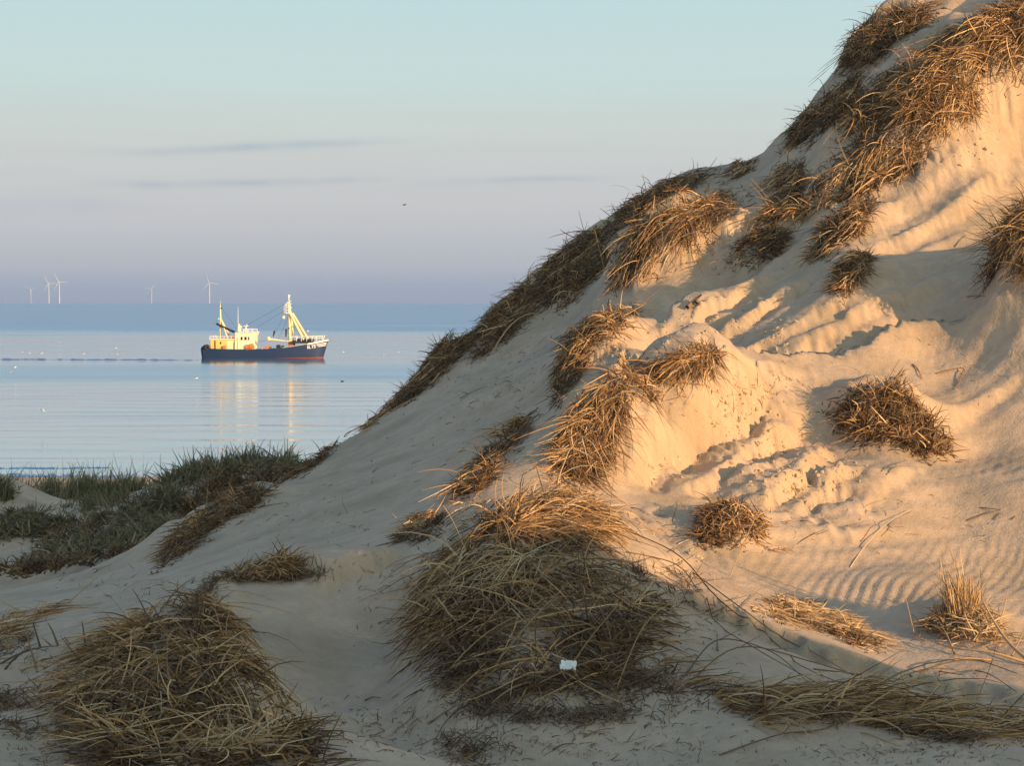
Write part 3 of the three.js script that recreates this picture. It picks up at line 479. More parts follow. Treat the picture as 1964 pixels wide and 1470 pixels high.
// --- the big tussock in the middle foreground ---
tussock('marram_tussock', 'big tangled straw tussock in the middle foreground with a white scrap on it', null, [
  ['crown', 'drape', [[940, 1000], [980, 975], [1060, 968], [1130, 985], [1160, 1020], [1110, 1045], [1000, 1045], [940, 1040]], 1500, { flow: [0.75, 0.2], lift: 0.3, thick: 0.1, len: 0.38, gap: -0.3, d1: 10.5 }],
  ['crown', 'mat', [[910, 1000], [960, 975], [1060, 968], [1140, 985], [1170, 1020], [1110, 1060], [1000, 1060], [930, 1050]], 1200, { d1: 10.5 }],
  ['side_drape', 'drape', [[870, 970], [930, 965], [930, 1050], [890, 1130], [850, 1190], [815, 1190], [825, 1110], [850, 1040]], 1000, { flow: [-0.55, 0.9], len: 0.36, d1: 10.5 }],
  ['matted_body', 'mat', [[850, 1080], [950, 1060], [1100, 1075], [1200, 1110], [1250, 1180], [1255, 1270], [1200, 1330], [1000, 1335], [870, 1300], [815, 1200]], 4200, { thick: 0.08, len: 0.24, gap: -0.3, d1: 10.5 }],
  ['tangled_straw', 'tangle', [[850, 1080], [950, 1060], [1090, 1085], [1175, 1125], [1215, 1190], [1215, 1260], [1160, 1310], [1000, 1310], [880, 1280], [825, 1190]], 1400, { thick: 0.13, flow: [-0.15, 0.3], w: 0.0052, d1: 10.5 }],
  ['arching_straw', 'drape', [[900, 1060], [1000, 1060], [1060, 1100], [1000, 1130], [900, 1120], [860, 1110]], 420, { flow: [-0.4, 0.8], len: 0.5, tone: 'bleached', thick: 0.15, d1: 10.5 }],
  ['arching_straw', 'drape', [[1060, 1060], [1160, 1080], [1240, 1150], [1250, 1230], [1180, 1200], [1100, 1120]], 420, { flow: [0.7, 0.55], len: 0.5, thick: 0.16, d1: 10.5 }],
  ['root_fringe', 'fuzz', [[850, 1290], [1000, 1320], [1250, 1290], [1330, 1340], [1230, 1390], [1000, 1390], [900, 1370]], 2600, { len: 0.13 }],
  ['root_fringe', 'fuzz', [[1180, 1080], [1330, 1100], [1330, 1170], [1240, 1180]], 600, { len: 0.15 }],
], [[880, 1120, 770, 1180, 0.2, 0.03], [990, 960, 1060, 890, 0, 0.03], [1040, 950, 1170, 910, 0.05, 0.11], [1165, 1040, 1178, 905, 0, 0.01], [900, 1080, 850, 970, 0, 0.03], [960, 1150, 1130, 1010, 0.2, 0.02], [880, 1250, 1100, 1070, 0.25, 0.04], [850, 1300, 1000, 1180, 0.2, 0.04], [1020, 1190, 1230, 1250, 0.15, 0.06], [1080, 1300, 1230, 1120, 0.15, 0.03], [940, 1290, 1090, 1120, 0.25, 0.02], [1180, 1330, 1240, 1190, 0.1, 0.02], [820, 1390, 1010, 1290, 0.05, 0.02, 'grey'], [1000, 1330, 1200, 1250, 0.1, 0.02]]);
// --- the left foreground ---
tussock('marram_tussock', 'grey-brown straw tussock spreading over the lower left corner', null, [
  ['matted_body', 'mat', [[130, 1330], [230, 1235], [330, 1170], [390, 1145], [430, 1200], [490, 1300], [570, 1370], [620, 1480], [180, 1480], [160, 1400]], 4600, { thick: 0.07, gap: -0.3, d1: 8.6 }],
  ['side_drape', 'drape', [[120, 1320], [200, 1240], [290, 1180], [330, 1200], [240, 1290], [170, 1360]], 1000, { flow: [-0.6, 0.6], len: 0.36, d1: 8.6 }],
  ['side_drape', 'drape', [[300, 1180], [390, 1140], [430, 1200], [480, 1290], [420, 1310], [350, 1260]], 900, { flow: [0.35, 0.7], len: 0.34, d1: 8.6 }],
  ['tangled_straw', 'tangle', [[200, 1290], [330, 1220], [430, 1260], [540, 1370], [600, 1480], [200, 1480]], 1500, { thick: 0.11, len: 0.4, flow: [0, 0.35], w: 0.005, d1: 8.6 }],
  ['spiky_straw', 'tangle', [[260, 1330], [420, 1300], [560, 1400], [580, 1480], [260, 1480]], 380, { len: 0.34, lift: 0.45, tone: 'bleached', w: 0.005, d1: 8.6 }],
  ['root_fringe', 'fuzz', [[400, 1100], [440, 1110], [420, 1180], [400, 1290], [370, 1200]], 500, { d1: 9.5 }],
  ['root_fringe', 'fuzz', [[-40, 1340], [120, 1310], [180, 1420], [60, 1420], [-40, 1400]], 700],
], [[310, 1170, 375, 1108, 0.05, 0.02, 'root'], [345, 1360, 410, 1275, 0.15, 0.02], [270, 1360, 145, 1360, 0.1, 0.02], [420, 1310, 455, 1265, 0.1, 0.02], [400, 1180, 455, 1260, 0, 0.12, 'root'], [140, 1360, 165, 1270, 0, 0.02, 'grey'], [300, 1440, 250, 1350, 0.1, 0.04], [480, 1420, 430, 1320, 0.1, 0.03]]);
tussock('marram_tussock', 'sparse dark spiky stalks standing in pale sand at the left edge', null, [
  ['low_straw', 'drape', [[-30, 1200], [60, 1180], [110, 1165], [90, 1185], [20, 1230], [-30, 1250]], 300, { flow: [0.6, -0.1], len: 0.3 }],
  ['root_fringe', 'fuzz', [[-30, 1230], [60, 1215], [50, 1250], [-30, 1270]], 400, {}],
], [[72, 1290, 45, 1190, 0, 0, 'root', 0.01], [78, 1242, 64, 1195, 0, 0, 'root', 0.01], [112, 1240, 92, 1195, 0, 0.01, 'root', 0.01], [165, 1240, 158, 1192, 0, 0, 'root', 0.01], [100, 1240, 82, 1224, 0, 0, 'root', 0.01], [135, 1238, 124, 1222, 0, 0, 'root', 0.01], [0, 1275, 110, 1240, 0, 0.02, 'root', 0.01], [10, 1285, 90, 1250, 0, 0.04, 'root', 0.01], [130, 1158, 186, 1108, 0, 0, 'bleached', 0.012], [40, 1172, 0, 1152, 0, 0, 'bleached', 0.012]]);
tussock('marram_tussock', 'small spray of thin upright stalks on the rim of the smooth sand face', null, [
  ['low_straw', 'drape', [[440, 1110], [490, 1085], [540, 1075], [570, 1088], [520, 1100], [460, 1115]], 420, { flow: [0.5, 0.1], len: 0.2, d1: 10.2 }],
  ['upright_straw', 'upright', [[490, 1088], [560, 1086], [560, 1094], [490, 1096]], 60, { len: 0.22, d1: 10.2 }],
  ['root_fringe', 'fuzz', [[370, 1120], [450, 1100], [620, 1095], [610, 1110], [440, 1120]], 500, { d1: 10.2 }],
], [[560, 1085, 530, 1030, 0, 0, 'grey'], [545, 1085, 522, 1040, 0, 0.01, 'grey'], [520, 1085, 545, 1045, 0, 0, 'grey'], [565, 1090, 528, 1050, 0, 0, 'grey'], [505, 1085, 490, 1060, 0, 0, 'root']]);
tussock('marram_tussock', 'small sunlit clump of red-brown straw left of the big tussock', null, [
  ['straw', 'drape', [[770, 1035], [790, 1000], [830, 985], [850, 1000], [820, 1030]], 420, { flow: [-0.3, 0.3], len: 0.16, d1: 12 }],
  ['mat', 'mat', [[765, 1040], [790, 1000], [840, 985], [860, 1010], [830, 1040]], 300, { len: 0.12, d1: 12 }],
], [[800, 1000, 835, 965, 0, 0], [775, 1010, 752, 985, 0, 0]]);
tussock('marram_tussock', 'thin brown root tuft half buried at the bottom edge below the big tussock', null, [['root_fringe', 'fuzz', [[850, 1415], [930, 1400], [985, 1420], [990, 1470], [880, 1480]], 800, { len: 0.12, thick: 0.05 }]]);
// --- along the skyline of the dune, from low to high ---
const SKY = 'tussocks along the skyline of the dune';
tussock('skyline_tussock', 'dark low straw mat where the dune skyline meets the green far grass', SKY, [
  ['mat', 'mat', [[545, 915], [600, 868], [650, 840], [640, 870], [590, 910]], 900, { flow: [-0.5, 0.5], len: 0.22, w: 0.011 }],
  ['straw', 'drape', [[560, 905], [600, 868], [650, 845], [690, 820], [640, 860]], 300, { flow: [-0.5, 0.1], len: 0.22, w: 0.01 }],
], [[635, 860, 652, 836, 0, 0, 'root', 0.012]]);
tussock('skyline_tussock', 'rounded brown straw thatch on the skyline level with the lower sea', SKY, [
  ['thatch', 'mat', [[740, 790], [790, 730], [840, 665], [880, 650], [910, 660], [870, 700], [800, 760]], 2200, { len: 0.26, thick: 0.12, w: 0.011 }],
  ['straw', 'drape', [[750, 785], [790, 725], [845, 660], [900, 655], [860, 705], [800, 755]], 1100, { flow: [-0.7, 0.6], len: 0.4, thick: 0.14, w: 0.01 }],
  ['low_straw', 'drape', [[690, 820], [740, 785], [760, 785], [710, 825]], 260, { flow: [-0.7, 0.5], len: 0.25, w: 0.01 }],
]);
tussock('skyline_tussock', 'brown straw clump on the skyline just below the sea horizon', SKY, [
  ['thatch', 'mat', [[910, 650], [950, 600], [1000, 555], [1035, 545], [1030, 600], [980, 650], [920, 690]], 2200, { len: 0.26, thick: 0.12, w: 0.011 }],
  ['straw', 'drape', [[920, 640], [950, 600], [1000, 555], [1030, 550], [1020, 600], [960, 650]], 1000, { flow: [-0.6, 0.7], len: 0.36, thick: 0.13, w: 0.01 }],
], [[945, 675, 1030, 602, 0.05, 0.12, 'bleached', 0.014], [950, 620, 935, 595, 0, 0, 'root', 0.01], [965, 610, 940, 608, 0, 0, 'root', 0.01]]);
tussock('skyline_tussock', 'tall dark shaggy thatch on the skyline just above the sea horizon', SKY, [
  ['thatch', 'mat', [[1040, 590], [1045, 520], [1090, 480], [1140, 450], [1175, 445], [1150, 520], [1090, 590]], 2600, { len: 0.28, thick: 0.14, w: 0.012 }],
  ['straw', 'drape', [[1042, 540], [1060, 505], [1120, 460], [1170, 440], [1150, 500], [1090, 570]], 1200, { flow: [-0.6, 0.9], len: 0.42, thick: 0.14, w: 0.011 }],
], [[1125, 465, 1110, 405, 0, 0, 'root', 0.01], [1130, 450, 1104, 434, 0, 0, 'root', 0.01], [1160, 520, 1140, 440, 0.1, 0, 'bleached', 0.012]]);
tussock('skyline_tussock', 'dark straw fringe on the skyline crest with loose stalks against the sky', SKY, [
  ['thatch', 'mat', [[1160, 450], [1200, 400], [1260, 360], [1330, 338], [1370, 335], [1320, 370], [1240, 410], [1190, 450]], 1800, { len: 0.24, thick: 0.09, w: 0.012 }],
  ['straw', 'drape', [[1170, 440], [1200, 400], [1260, 360], [1330, 338], [1300, 370], [1230, 410]], 700, { flow: [-0.7, 0.5], len: 0.36, w: 0.011 }],
  ['loose_straw', 'upright', [[1250, 368], [1370, 332], [1370, 342], [1260, 378]], 90, { len: 0.25, spread: 0.8, w: 0.01 }],
], [[1170, 400, 1150, 399, 0, 0, 'root', 0.01], [1240, 362, 1232, 335, 0, 0, 'root', 0.01], [1280, 350, 1288, 325, 0, 0, 'root', 0.01], [1352, 335, 1375, 302, 0, 0, 'root', 0.01], [1365, 335, 1385, 312, 0, 0, 'root', 0.01], [1180, 398, 1172, 390, 0, 0, 'root', 0.01]]);
tussock('skyline_tussock', 'thin strip of lit straw lying along the crest at the skyline dip', SKY, [['straw', 'drape', [[1385, 350], [1420, 315], [1455, 308], [1440, 325], [1400, 352]], 420, { flow: [-0.7, 0.4], len: 0.25, w: 0.011 }], ['mat', 'mat', [[1385, 352], [1420, 315], [1455, 308], [1440, 330]], 300, { w: 0.012 }]], [[1405, 315, 1425, 303, 0, 0.02, 'bleached', 0.01]]);
tussock('skyline_tussock', 'brown straw mass on the steep skyline between the dip and the upper overhang', SKY, [
  ['thatch', 'mat', [[1515, 285], [1530, 240], [1580, 195], [1640, 150], [1660, 170], [1620, 220], [1560, 270]], 2200, { len: 0.26, thick: 0.12, w: 0.012 }],
  ['straw', 'drape', [[1520, 270], [1540, 230], [1590, 190], [1640, 150], [1650, 180], [1590, 230]], 900, { flow: [-0.7, 0.7], len: 0.4, w: 0.011 }],
], [[1540, 215, 1503, 208, 0, 0, 'root', 0.01], [1575, 190, 1548, 195, 0, 0, 'root', 0.01], [1590, 180, 1558, 172, 0, 0, 'root', 0.01], [1620, 145, 1592, 140, 0, 0, 'root', 0.01]]);
tussock('skyline_tussock', 'overhanging dark straw crown at the top of the skyline', SKY, [
  ['thatch', 'mat', [[1628, 130], [1632, 85], [1670, 45], [1740, 18], [1800, 15], [1770, 50], [1700, 100], [1650, 135]], 2600, { len: 0.28, thick: 0.14, w: 0.012 }],
  ['hanging_straw', 'drape', [[1630, 110], [1640, 70], [1680, 38], [1750, 18], [1780, 30], [1700, 80]], 1300, { flow: [-0.75, 0.9], len: 0.5, thick: 0.13, w: 0.011 }],
  ['loose_straw', 'upright', [[1640, 70], [1720, 25], [1780, 15], [1700, 50]], 70, { len: 0.32, spread: 0.6, flow: [-0.6, 0], w: 0.009 }],
]);
// --- ribs of the main face ---
const RIB = 'tussocks on the ribs of the dune face';
tussock('rib_tussock', 'sunlit golden straw hanging over the hollow below the skyline crest', RIB, [
  ['hanging_straw', 'drape', [[1185, 520], [1210, 455], [1260, 420], [1320, 400], [1330, 440], [1270, 480], [1220, 530]], 1700, { flow: [-0.45, 0.9], len: 0.5, thick: 0.14, w: 0.011 }],
  ['mat', 'mat', [[1180, 530], [1200, 455], [1260, 415], [1340, 395], [1420, 375], [1420, 410], [1340, 440], [1260, 500], [1210, 545]], 1900, { len: 0.24, thick: 0.1, w: 0.012 }],
  ['straw', 'drape', [[1310, 420], [1360, 385], [1400, 365], [1420, 395], [1360, 440]], 700, { flow: [-0.6, 0.5], len: 0.35, w: 0.011 }],
  ['green_shoots', 'upright', [[1280, 400], [1310, 385], [1325, 392], [1290, 408]], 60, { len: 0.25, tone: 'green', w: 0.01, flow: [-0.5, 0] }],
  ['sprig', 'upright', [[1335, 395], [1360, 355], [1370, 360], [1345, 400]], 70, { len: 0.2, spread: 0.9, w: 0.009 }],
], [[1268, 475, 1350, 440, 0.15, 0.02, 'bleached', 0.012], [1190, 560, 1205, 510, 0.1, 0.04, 'bleached', 0.012], [1175, 545, 1215, 480, 0.12, 0.05, 'bleached', 0.012]]);
tussock('rib_tussock', 'sunlit red-brown straw capping a lone sand knob in mid face', RIB, [
  ['cap', 'drape', [[1075, 700], [1090, 640], [1150, 610], [1220, 598], [1235, 605], [1190, 640], [1150, 680], [1100, 730]], 1300, { flow: [-0.5, 0.6], len: 0.3, thick: 0.12, w: 0.01 }],
  ['mat', 'mat', [[1070, 740], [1085, 650], [1150, 610], [1210, 605], [1180, 650], [1130, 690], [1090, 770], [1065, 775]], 1700, { len: 0.2, thick: 0.1, w: 0.01 }],
], [[1190, 610, 1240, 582, 0, 0, 'bleached', 0.01], [1215, 602, 1276, 548, 0, 0.02, 'bleached', 0.01], [1180, 605, 1190, 583, 0, 0, 'bleached', 0.01]]);
tussock('rib_tussock', 'long curtain of russet straw hanging down the left side of the sunlit scarp', RIB, [
  ['curtain', 'drape', [[1085, 920], [1080, 840], [1110, 780], [1160, 730], [1220, 700], [1240, 715], [1190, 790], [1160, 870], [1130, 940]], 2600, { flow: [-0.35, 1], len: 0.42, thick: 0.12, w: 0.009 }],
  ['mat', 'mat', [[1080, 930], [1080, 840], [1110, 780], [1160, 730], [1220, 700], [1240, 715], [1190, 790], [1160, 870], [1130, 940]], 2000, { len: 0.2, thick: 0.08, w: 0.009 }],
], [[1060, 960, 1168, 925, 0.3, 0.28, 'bleached', 0.009], [1110, 780, 1195, 722, 0.1, 0.03, 'bleached', 0.009]]);
tussock('rib_tussock', 'orange lit straw combed down from the upper lip of the scarp', RIB, [
  ['lip_straw', 'drape', [[1225, 745], [1260, 705], [1320, 680], [1370, 675], [1365, 700], [1300, 730], [1260, 770]], 1300, { flow: [-0.75, 0.75], len: 0.4, thick: 0.07, w: 0.009 }],
  ['mat', 'mat', [[1240, 710], [1320, 672], [1375, 672], [1370, 700], [1300, 720], [1250, 735]], 700, { len: 0.18, w: 0.009 }],
], [[1345, 675, 1364, 645, 0, 0, 'grey', 0.009], [1350, 680, 1338, 655, 0, 0, 'grey', 0.009], [1360, 680, 1415, 692, 0.02, 0.02, 'straw', 0.009]]);
tussock('rib_tussock', 'dark shaded straw strip slanting down the slope left of the scarp', RIB, [
  ['mat', 'mat', [[880, 955], [920, 890], [970, 830], [1015, 800], [1020, 820], [980, 880], [920, 940]], 1500, { len: 0.2, thick: 0.06, w: 0.009 }],
  ['straw', 'drape', [[885, 945], [920, 890], [970, 830], [1015, 800], [1000, 850], [940, 910]], 800, { flow: [-0.7, 0.8], len: 0.32, w: 0.009 }],
], [[950, 850, 985, 880, 0, 0, 'bleached', 0.008]]);
tussock('rib_tussock', 'dark brown clump under a bleached root on the upper face', RIB, [
  ['mat', 'mat', [[1400, 500], [1430, 460], [1480, 440], [1510, 455], [1490, 490], [1430, 510]], 1300, { len: 0.22, thick: 0.1, w: 0.011 }],
  ['straw', 'drape', [[1410, 490], [1440, 455], [1490, 440], [1500, 465], [1450, 500]], 500, { flow: [-0.5, 0.6], len: 0.3, w: 0.01 }],
], [[1405, 500, 1360, 507, 0.05, 0.03, 'bleached', 0.016], [1425, 470, 1445, 430, 0.05, 0, 'bleached', 0.013]]);
tussock('rib_tussock', 'spray of pale crossing stalks above the dark brown clump', RIB, [
  ['straw', 'drape', [[1455, 425], [1480, 395], [1520, 385], [1570, 395], [1540, 415], [1490, 420]], 700, { flow: [-0.6, 0.35], len: 0.36, w: 0.011 }],
  ['mat', 'mat', [[1455, 430], [1480, 395], [1540, 390], [1560, 405], [1490, 425]], 400, { w: 0.011 }],
], [[1490, 400, 1440, 342, 0.05, 0, 'bleached', 0.011], [1480, 405, 1437, 352, 0.05, 0.02, 'bleached', 0.011], [1500, 400, 1450, 378, 0.05, 0.02, 'bleached', 0.011]]);
tussock('rib_tussock', 'lit brown slab of straw, upper of two small clumps on the smooth slope', RIB, [
  ['straw', 'drape', [[1560, 490], [1580, 440], [1630, 400], [1675, 390], [1660, 430], [1610, 480]], 1100, { flow: [-0.5, 0.8], len: 0.32, thick: 0.1, w: 0.01 }],
  ['mat', 'mat', [[1555, 500], [1575, 440], [1630, 398], [1675, 390], [1655, 440], [1600, 490]], 1000, { len: 0.2, thick: 0.08, w: 0.011 }],
]);
tussock('rib_tussock', 'lit brown ball of straw, lower of two small clumps on the smooth slope', RIB, [
  ['straw', 'drape', [[1595, 550], [1610, 515], [1640, 490], [1668, 492], [1655, 530], [1625, 560]], 800, { flow: [-0.4, 0.7], len: 0.26, thick: 0.1, w: 0.01 }],
  ['mat', 'mat', [[1592, 560], [1605, 515], [1640, 490], [1668, 495], [1650, 540], [1615, 570]], 800, { len: 0.18, thick: 0.08, w: 0.01 }],
]);
tussock('rib_tussock', 'shaggy straw knob at the left end of the upper lit mass', RIB, [
  ['straw', 'drape', [[1470, 370], [1490, 325], [1530, 318], [1545, 340], [1520, 380]], 700, { flow: [-0.3, 0.7], len: 0.34, thick: 0.1, w: 0.011 }],
  ['mat', 'mat', [[1465, 380], [1485, 325], [1535, 318], [1550, 345], [1520, 390]], 800, { len: 0.2, thick: 0.08, w: 0.011 }],
]);
tussock('rib_tussock', 'wide lit straw apron spilling down the lower edge of the upper mass', RIB, [
  ['apron', 'drape', [[1550, 375], [1600, 320], [1660, 270], [1720, 260], [1760, 290], [1740, 330], [1660, 370], [1580, 395]], 1900, { flow: [-0.45, 0.9], len: 0.46, thick: 0.12, w: 0.011 }],
  ['mat', 'mat', [[1550, 385], [1590, 320], [1650, 265], [1720, 250], [1770, 290], [1740, 335], [1660, 378], [1580, 400]], 1900, { len: 0.22, thick: 0.08, w: 0.012 }],
], [[1632, 385, 1660, 290, 0.2, 0.05, 'bleached', 0.013], [1640, 380, 1690, 285, 0.2, 0.03, 'bleached', 0.013]]);
tussock('rib_tussock', 'tangled lit straw with green shoots in the middle of the upper mass', RIB, [
  ['straw', 'tangle', [[1630, 250], [1660, 180], [1730, 140], [1800, 150], [1780, 200], [1700, 240]], 1600, { flow: [-0.4, 0.4], len: 0.42, tone: 'straw', thick: 0.13, w: 0.011 }],
  ['mat', 'mat', [[1620, 260], [1650, 180], [1730, 135], [1810, 150], [1780, 210], [1700, 255]], 1500, { len: 0.22, thick: 0.08, w: 0.012 }],
  ['green_shoots', 'upright', [[1650, 210], [1690, 190], [1710, 200], [1670, 222]], 90, { len: 0.32, tone: 'green', w: 0.01, spread: 0.7 }],
], [[1668, 140, 1672, 125, 0, 0, 'bleached', 0.012]]);
tussock('rib_tussock', 'bushy lit straw at the right of the upper mass above the cracked scarp', RIB, [
  ['straw', 'tangle', [[1780, 230], [1790, 170], [1840, 150], [1870, 180], [1850, 220], [1800, 245]], 1300, { flow: [-0.2, 0.5], len: 0.36, tone: 'straw', thick: 0.13, w: 0.01 }],
  ['mat', 'mat', [[1690, 240], [1790, 170], [1840, 150], [1875, 185], [1850, 225], [1760, 250]], 900, { len: 0.2, w: 0.011 }],
]);
tussock('rib_tussock', 'broad straw swath combed down from the top right corner', RIB, [
  ['swath', 'drape', [[1720, 140], [1790, 90], [1860, 50], [1950, 10], [2010, 30], [1990, 90], [1900, 120], [1800, 160]], 2600, { flow: [-0.85, 0.55], len: 0.5, thick: 0.12, w: 0.011 }],
  ['mat', 'mat', [[1700, 160], [1790, 90], [1870, 40], [1960, -10], [2010, 30], [1990, 110], [1900, 130], [1800, 170]], 2200, { len: 0.24, thick: 0.08, w: 0.012 }],
  ['dark_straw', 'mat', [[1890, 20], [1990, 10], [2010, 90], [1930, 100]], 600, { thick: 0.12, w: 0.012 }],
  ['green_shoots', 'upright', [[1770, 105], [1795, 85], [1805, 95], [1785, 112]], 50, { len: 0.16, tone: 'green', w: 0.012 }],
], [[1955, 120, 1952, 185, 0.1, 0.02, 'bleached', 0.012], [1965, 120, 1945, 165, 0.1, 0.02, 'bleached', 0.012], [1720, 75, 1712, 62, 0, 0, 'straw', 0.012], [1728, 90, 1716, 62, 0, 0, 'straw', 0.012]]);
// --- on the open slope ---
tussock('slope_tussock', 'dark shaggy tussock cut by the right edge, throwing a long shadow', null, [
  ['mat', 'mat', [[1895, 480], [1900, 410], [1930, 380], [1990, 370], [2010, 500], [1960, 530], [1930, 510]], 1900, { len: 0.24, thick: 0.16, w: 0.009, d1: 15.2 }],
  ['hanging_straw', 'drape', [[1895, 460], [1910, 400], [1950, 370], [2010, 360], [2010, 470], [1940, 480]], 1300, { flow: [-0.6, 0.8], len: 0.4, lift: 0.5, thick: 0.2, w: 0.009, d1: 15.2 }],
  ['upright_straw', 'upright', [[1920, 400], [2010, 370], [2010, 420], [1930, 430]], 350, { len: 0.4, spread: 0.6, tone: 'straw', w: 0.009, d1: 15.2 }],
], [[1910, 395, 1868, 368, 0.05, 0, 'bleached', 0.009], [1880, 390, 1840, 372, 0.02, 0, 'bleached', 0.009]]);
tussock('slope_tussock', 'ragged straw heap lying alone in the middle of the right slope', null, [
  ['mat', 'mat', [[1600, 800], [1640, 755], [1720, 745], [1760, 790], [1810, 830], [1815, 870], [1770, 880], [1700, 850], [1640, 850]], 2200, { len: 0.17, thick: 0.13, w: 0.0085 }],
  ['straw', 'tangle', [[1605, 800], [1640, 755], [1720, 745], [1760, 790], [1805, 830], [1810, 865], [1770, 870], [1700, 840], [1640, 840]], 1500, { len: 0.25, lift: 0.8, tone: 'straw', thick: 0.16, w: 0.0085 }],
], [[1674, 780, 1678, 705, 0, 0, 'bleached', 0.009], [1720, 780, 1770, 830, 0, 0.1, 'root', 0.01], [1690, 760, 1725, 690, 0, 0.02, 'grey', 0.009]]);
tussock('slope_tussock', 'round nest-like ball of brown straw on the sand right of the big tussock', null, [
  ['nest', 'tangle', [[1335, 1020], [1350, 990], [1400, 978], [1450, 992], [1455, 1025], [1410, 1045], [1355, 1045]], 1100, { len: 0.2, curl: 2.4, tone: 'straw', thick: 0.12, w: 0.007 }],
  ['mat', 'mat', [[1330, 1030], [1345, 990], [1400, 978], [1455, 990], [1462, 1030], [1410, 1050], [1350, 1050]], 1100, { len: 0.14, thick: 0.1, w: 0.007 }],
  ['trailing_straw', 'drape', [[1440, 1030], [1480, 1045], [1510, 1058], [1470, 1058]], 200, { flow: [0.8, 0.3], len: 0.2, thick: 0.03, w: 0.006 }],
], [[1400, 1105, 1480, 930, 0.3, 0.02, 'bleached', 0.007], [1345, 1015, 1330, 995, 0, 0, 'grey']]);
tussock('slope_tussock', 'low strip of bleached straw along the hollow rim right of centre', null, [
  ['straw', 'drape', [[1455, 1165], [1500, 1150], [1570, 1165], [1630, 1205], [1690, 1235], [1640, 1240], [1560, 1205], [1480, 1190]], 1500, { flow: [0.7, 0.35], len: 0.22, thick: 0.06, tone: 'bleached', w: 0.006 }],
  ['mat', 'mat', [[1450, 1170], [1500, 1150], [1570, 1165], [1630, 1205], [1690, 1240], [1640, 1245], [1560, 1210], [1480, 1195]], 1000, { len: 0.13, thick: 0.04, w: 0.006 }],
], [[1524, 1200, 1524, 1130, 0, 0, 'bleached', 0.006]]);
tussock('slope_tussock', 'upright golden bunch of straw with curved tips at the lower right', null, [
  ['bunch', 'upright', [[1805, 1190], [1820, 1165], [1865, 1160], [1885, 1185], [1870, 1205], [1820, 1205]], 1100, { len: 0.3, lift: 2.4, spread: 0.22, tone: 'bleached', thick: 0.03, w: 0.006 }],
  ['mat', 'mat', [[1770, 1215], [1800, 1180], [1880, 1180], [1900, 1215], [1840, 1235]], 1000, { len: 0.15, thick: 0.08, tone: 'straw', w: 0.006 }],
  ['loose_straw', 'tangle', [[1760, 1220], [1800, 1180], [1890, 1185], [1940, 1230], [1850, 1245]], 600, { len: 0.22, tone: 'bleached', w: 0.006 }],
], [[1855, 1165, 1790, 1022, 0.1, 0.09, 'bleached', 0.006], [1850, 1165, 1800, 1035, 0.1, 0.1, 'bleached', 0.006], [1835, 1170, 1765, 1070, 0, 0.05, 'bleached', 0.005], [1830, 1170, 1775, 1092, 0, 0.05, 'bleached', 0.005], [1825, 1175, 1780, 1110, 0, 0.03, 'bleached', 0.005], [1755, 1225, 1730, 1118, 0, 0, 'straw', 0.006], [1880, 1180, 1964, 1200, 0, 0.03, 'bleached', 0.006], [1870, 1175, 1960, 1150, 0, 0.02, 'bleached', 0.006]]);
tussock('slope_tussock', 'matted brown straw and runners sprawling across the lower right corner', null, [
  ['long_straw', 'drape', [[1380, 1330], [1480, 1340], [1640, 1330], [1800, 1360], [1990, 1390], [1990, 1430], [1800, 1420], [1600, 1390], [1460, 1380]], 850, { flow: [0.95, 0.1], len: 0.55, lift: 0.3, spread: 0.3, thick: 0.07, w: 0.006 }],
  ['long_straw', 'drape', [[1240, 1240], [1320, 1290], [1420, 1350], [1500, 1400], [1440, 1390], [1320, 1330], [1240, 1280]], 320, { flow: [0.8, 0.7], len: 0.5, lift: 0.3, spread: 0.25, thick: 0.05, w: 0.006 }],
  ['mat', 'fuzz', [[1380, 1330], [1480, 1340], [1640, 1330], [1800, 1360], [1990, 1390], [1990, 1430], [1800, 1425], [1600, 1395], [1460, 1390]], 1300, { len: 0.16, thick: 0.05 }],
], [[1500, 1350, 1700, 1310, 0.05, 0.05, 'grey'], [1450, 1380, 1640, 1350, 0.05, 0.04, 'bleached'], [1700, 1400, 1900, 1340, 0.05, 0.04, 'grey'], [1850, 1410, 1810, 1340, 0.05, 0.02, 'bleached']]);
tussock('slope_tussock', 'shaded straw ridge with a few sunlit blades above the far brown slope', null, [
  ['mat', 'mat', [[310, 1090], [330, 1040], [370, 1000], [430, 960], [480, 940], [520, 940], [480, 985], [420, 1020], [350, 1070]], 2400, { len: 0.2, thick: 0.1, w: 0.01 }],
  ['straw', 'drape', [[315, 1070], [340, 1030], [400, 980], [470, 945], [500, 945], [440, 990], [370, 1040]], 1000, { flow: [-0.5, 0.5], len: 0.28, w: 0.009 }],
  ['lit_blades', 'upright', [[370, 995], [400, 975], [430, 965], [460, 958], [450, 975], [390, 1000]], 120, { len: 0.2, spread: 0.8, tone: 'straw', w: 0.009 }],
], [[396, 965, 400, 922, 0, 0, 'straw', 0.01], [420, 985, 450, 945, 0.05, 0, 'straw', 0.01], [430, 975, 458, 945, 0.05, 0, 'straw', 0.01]]);

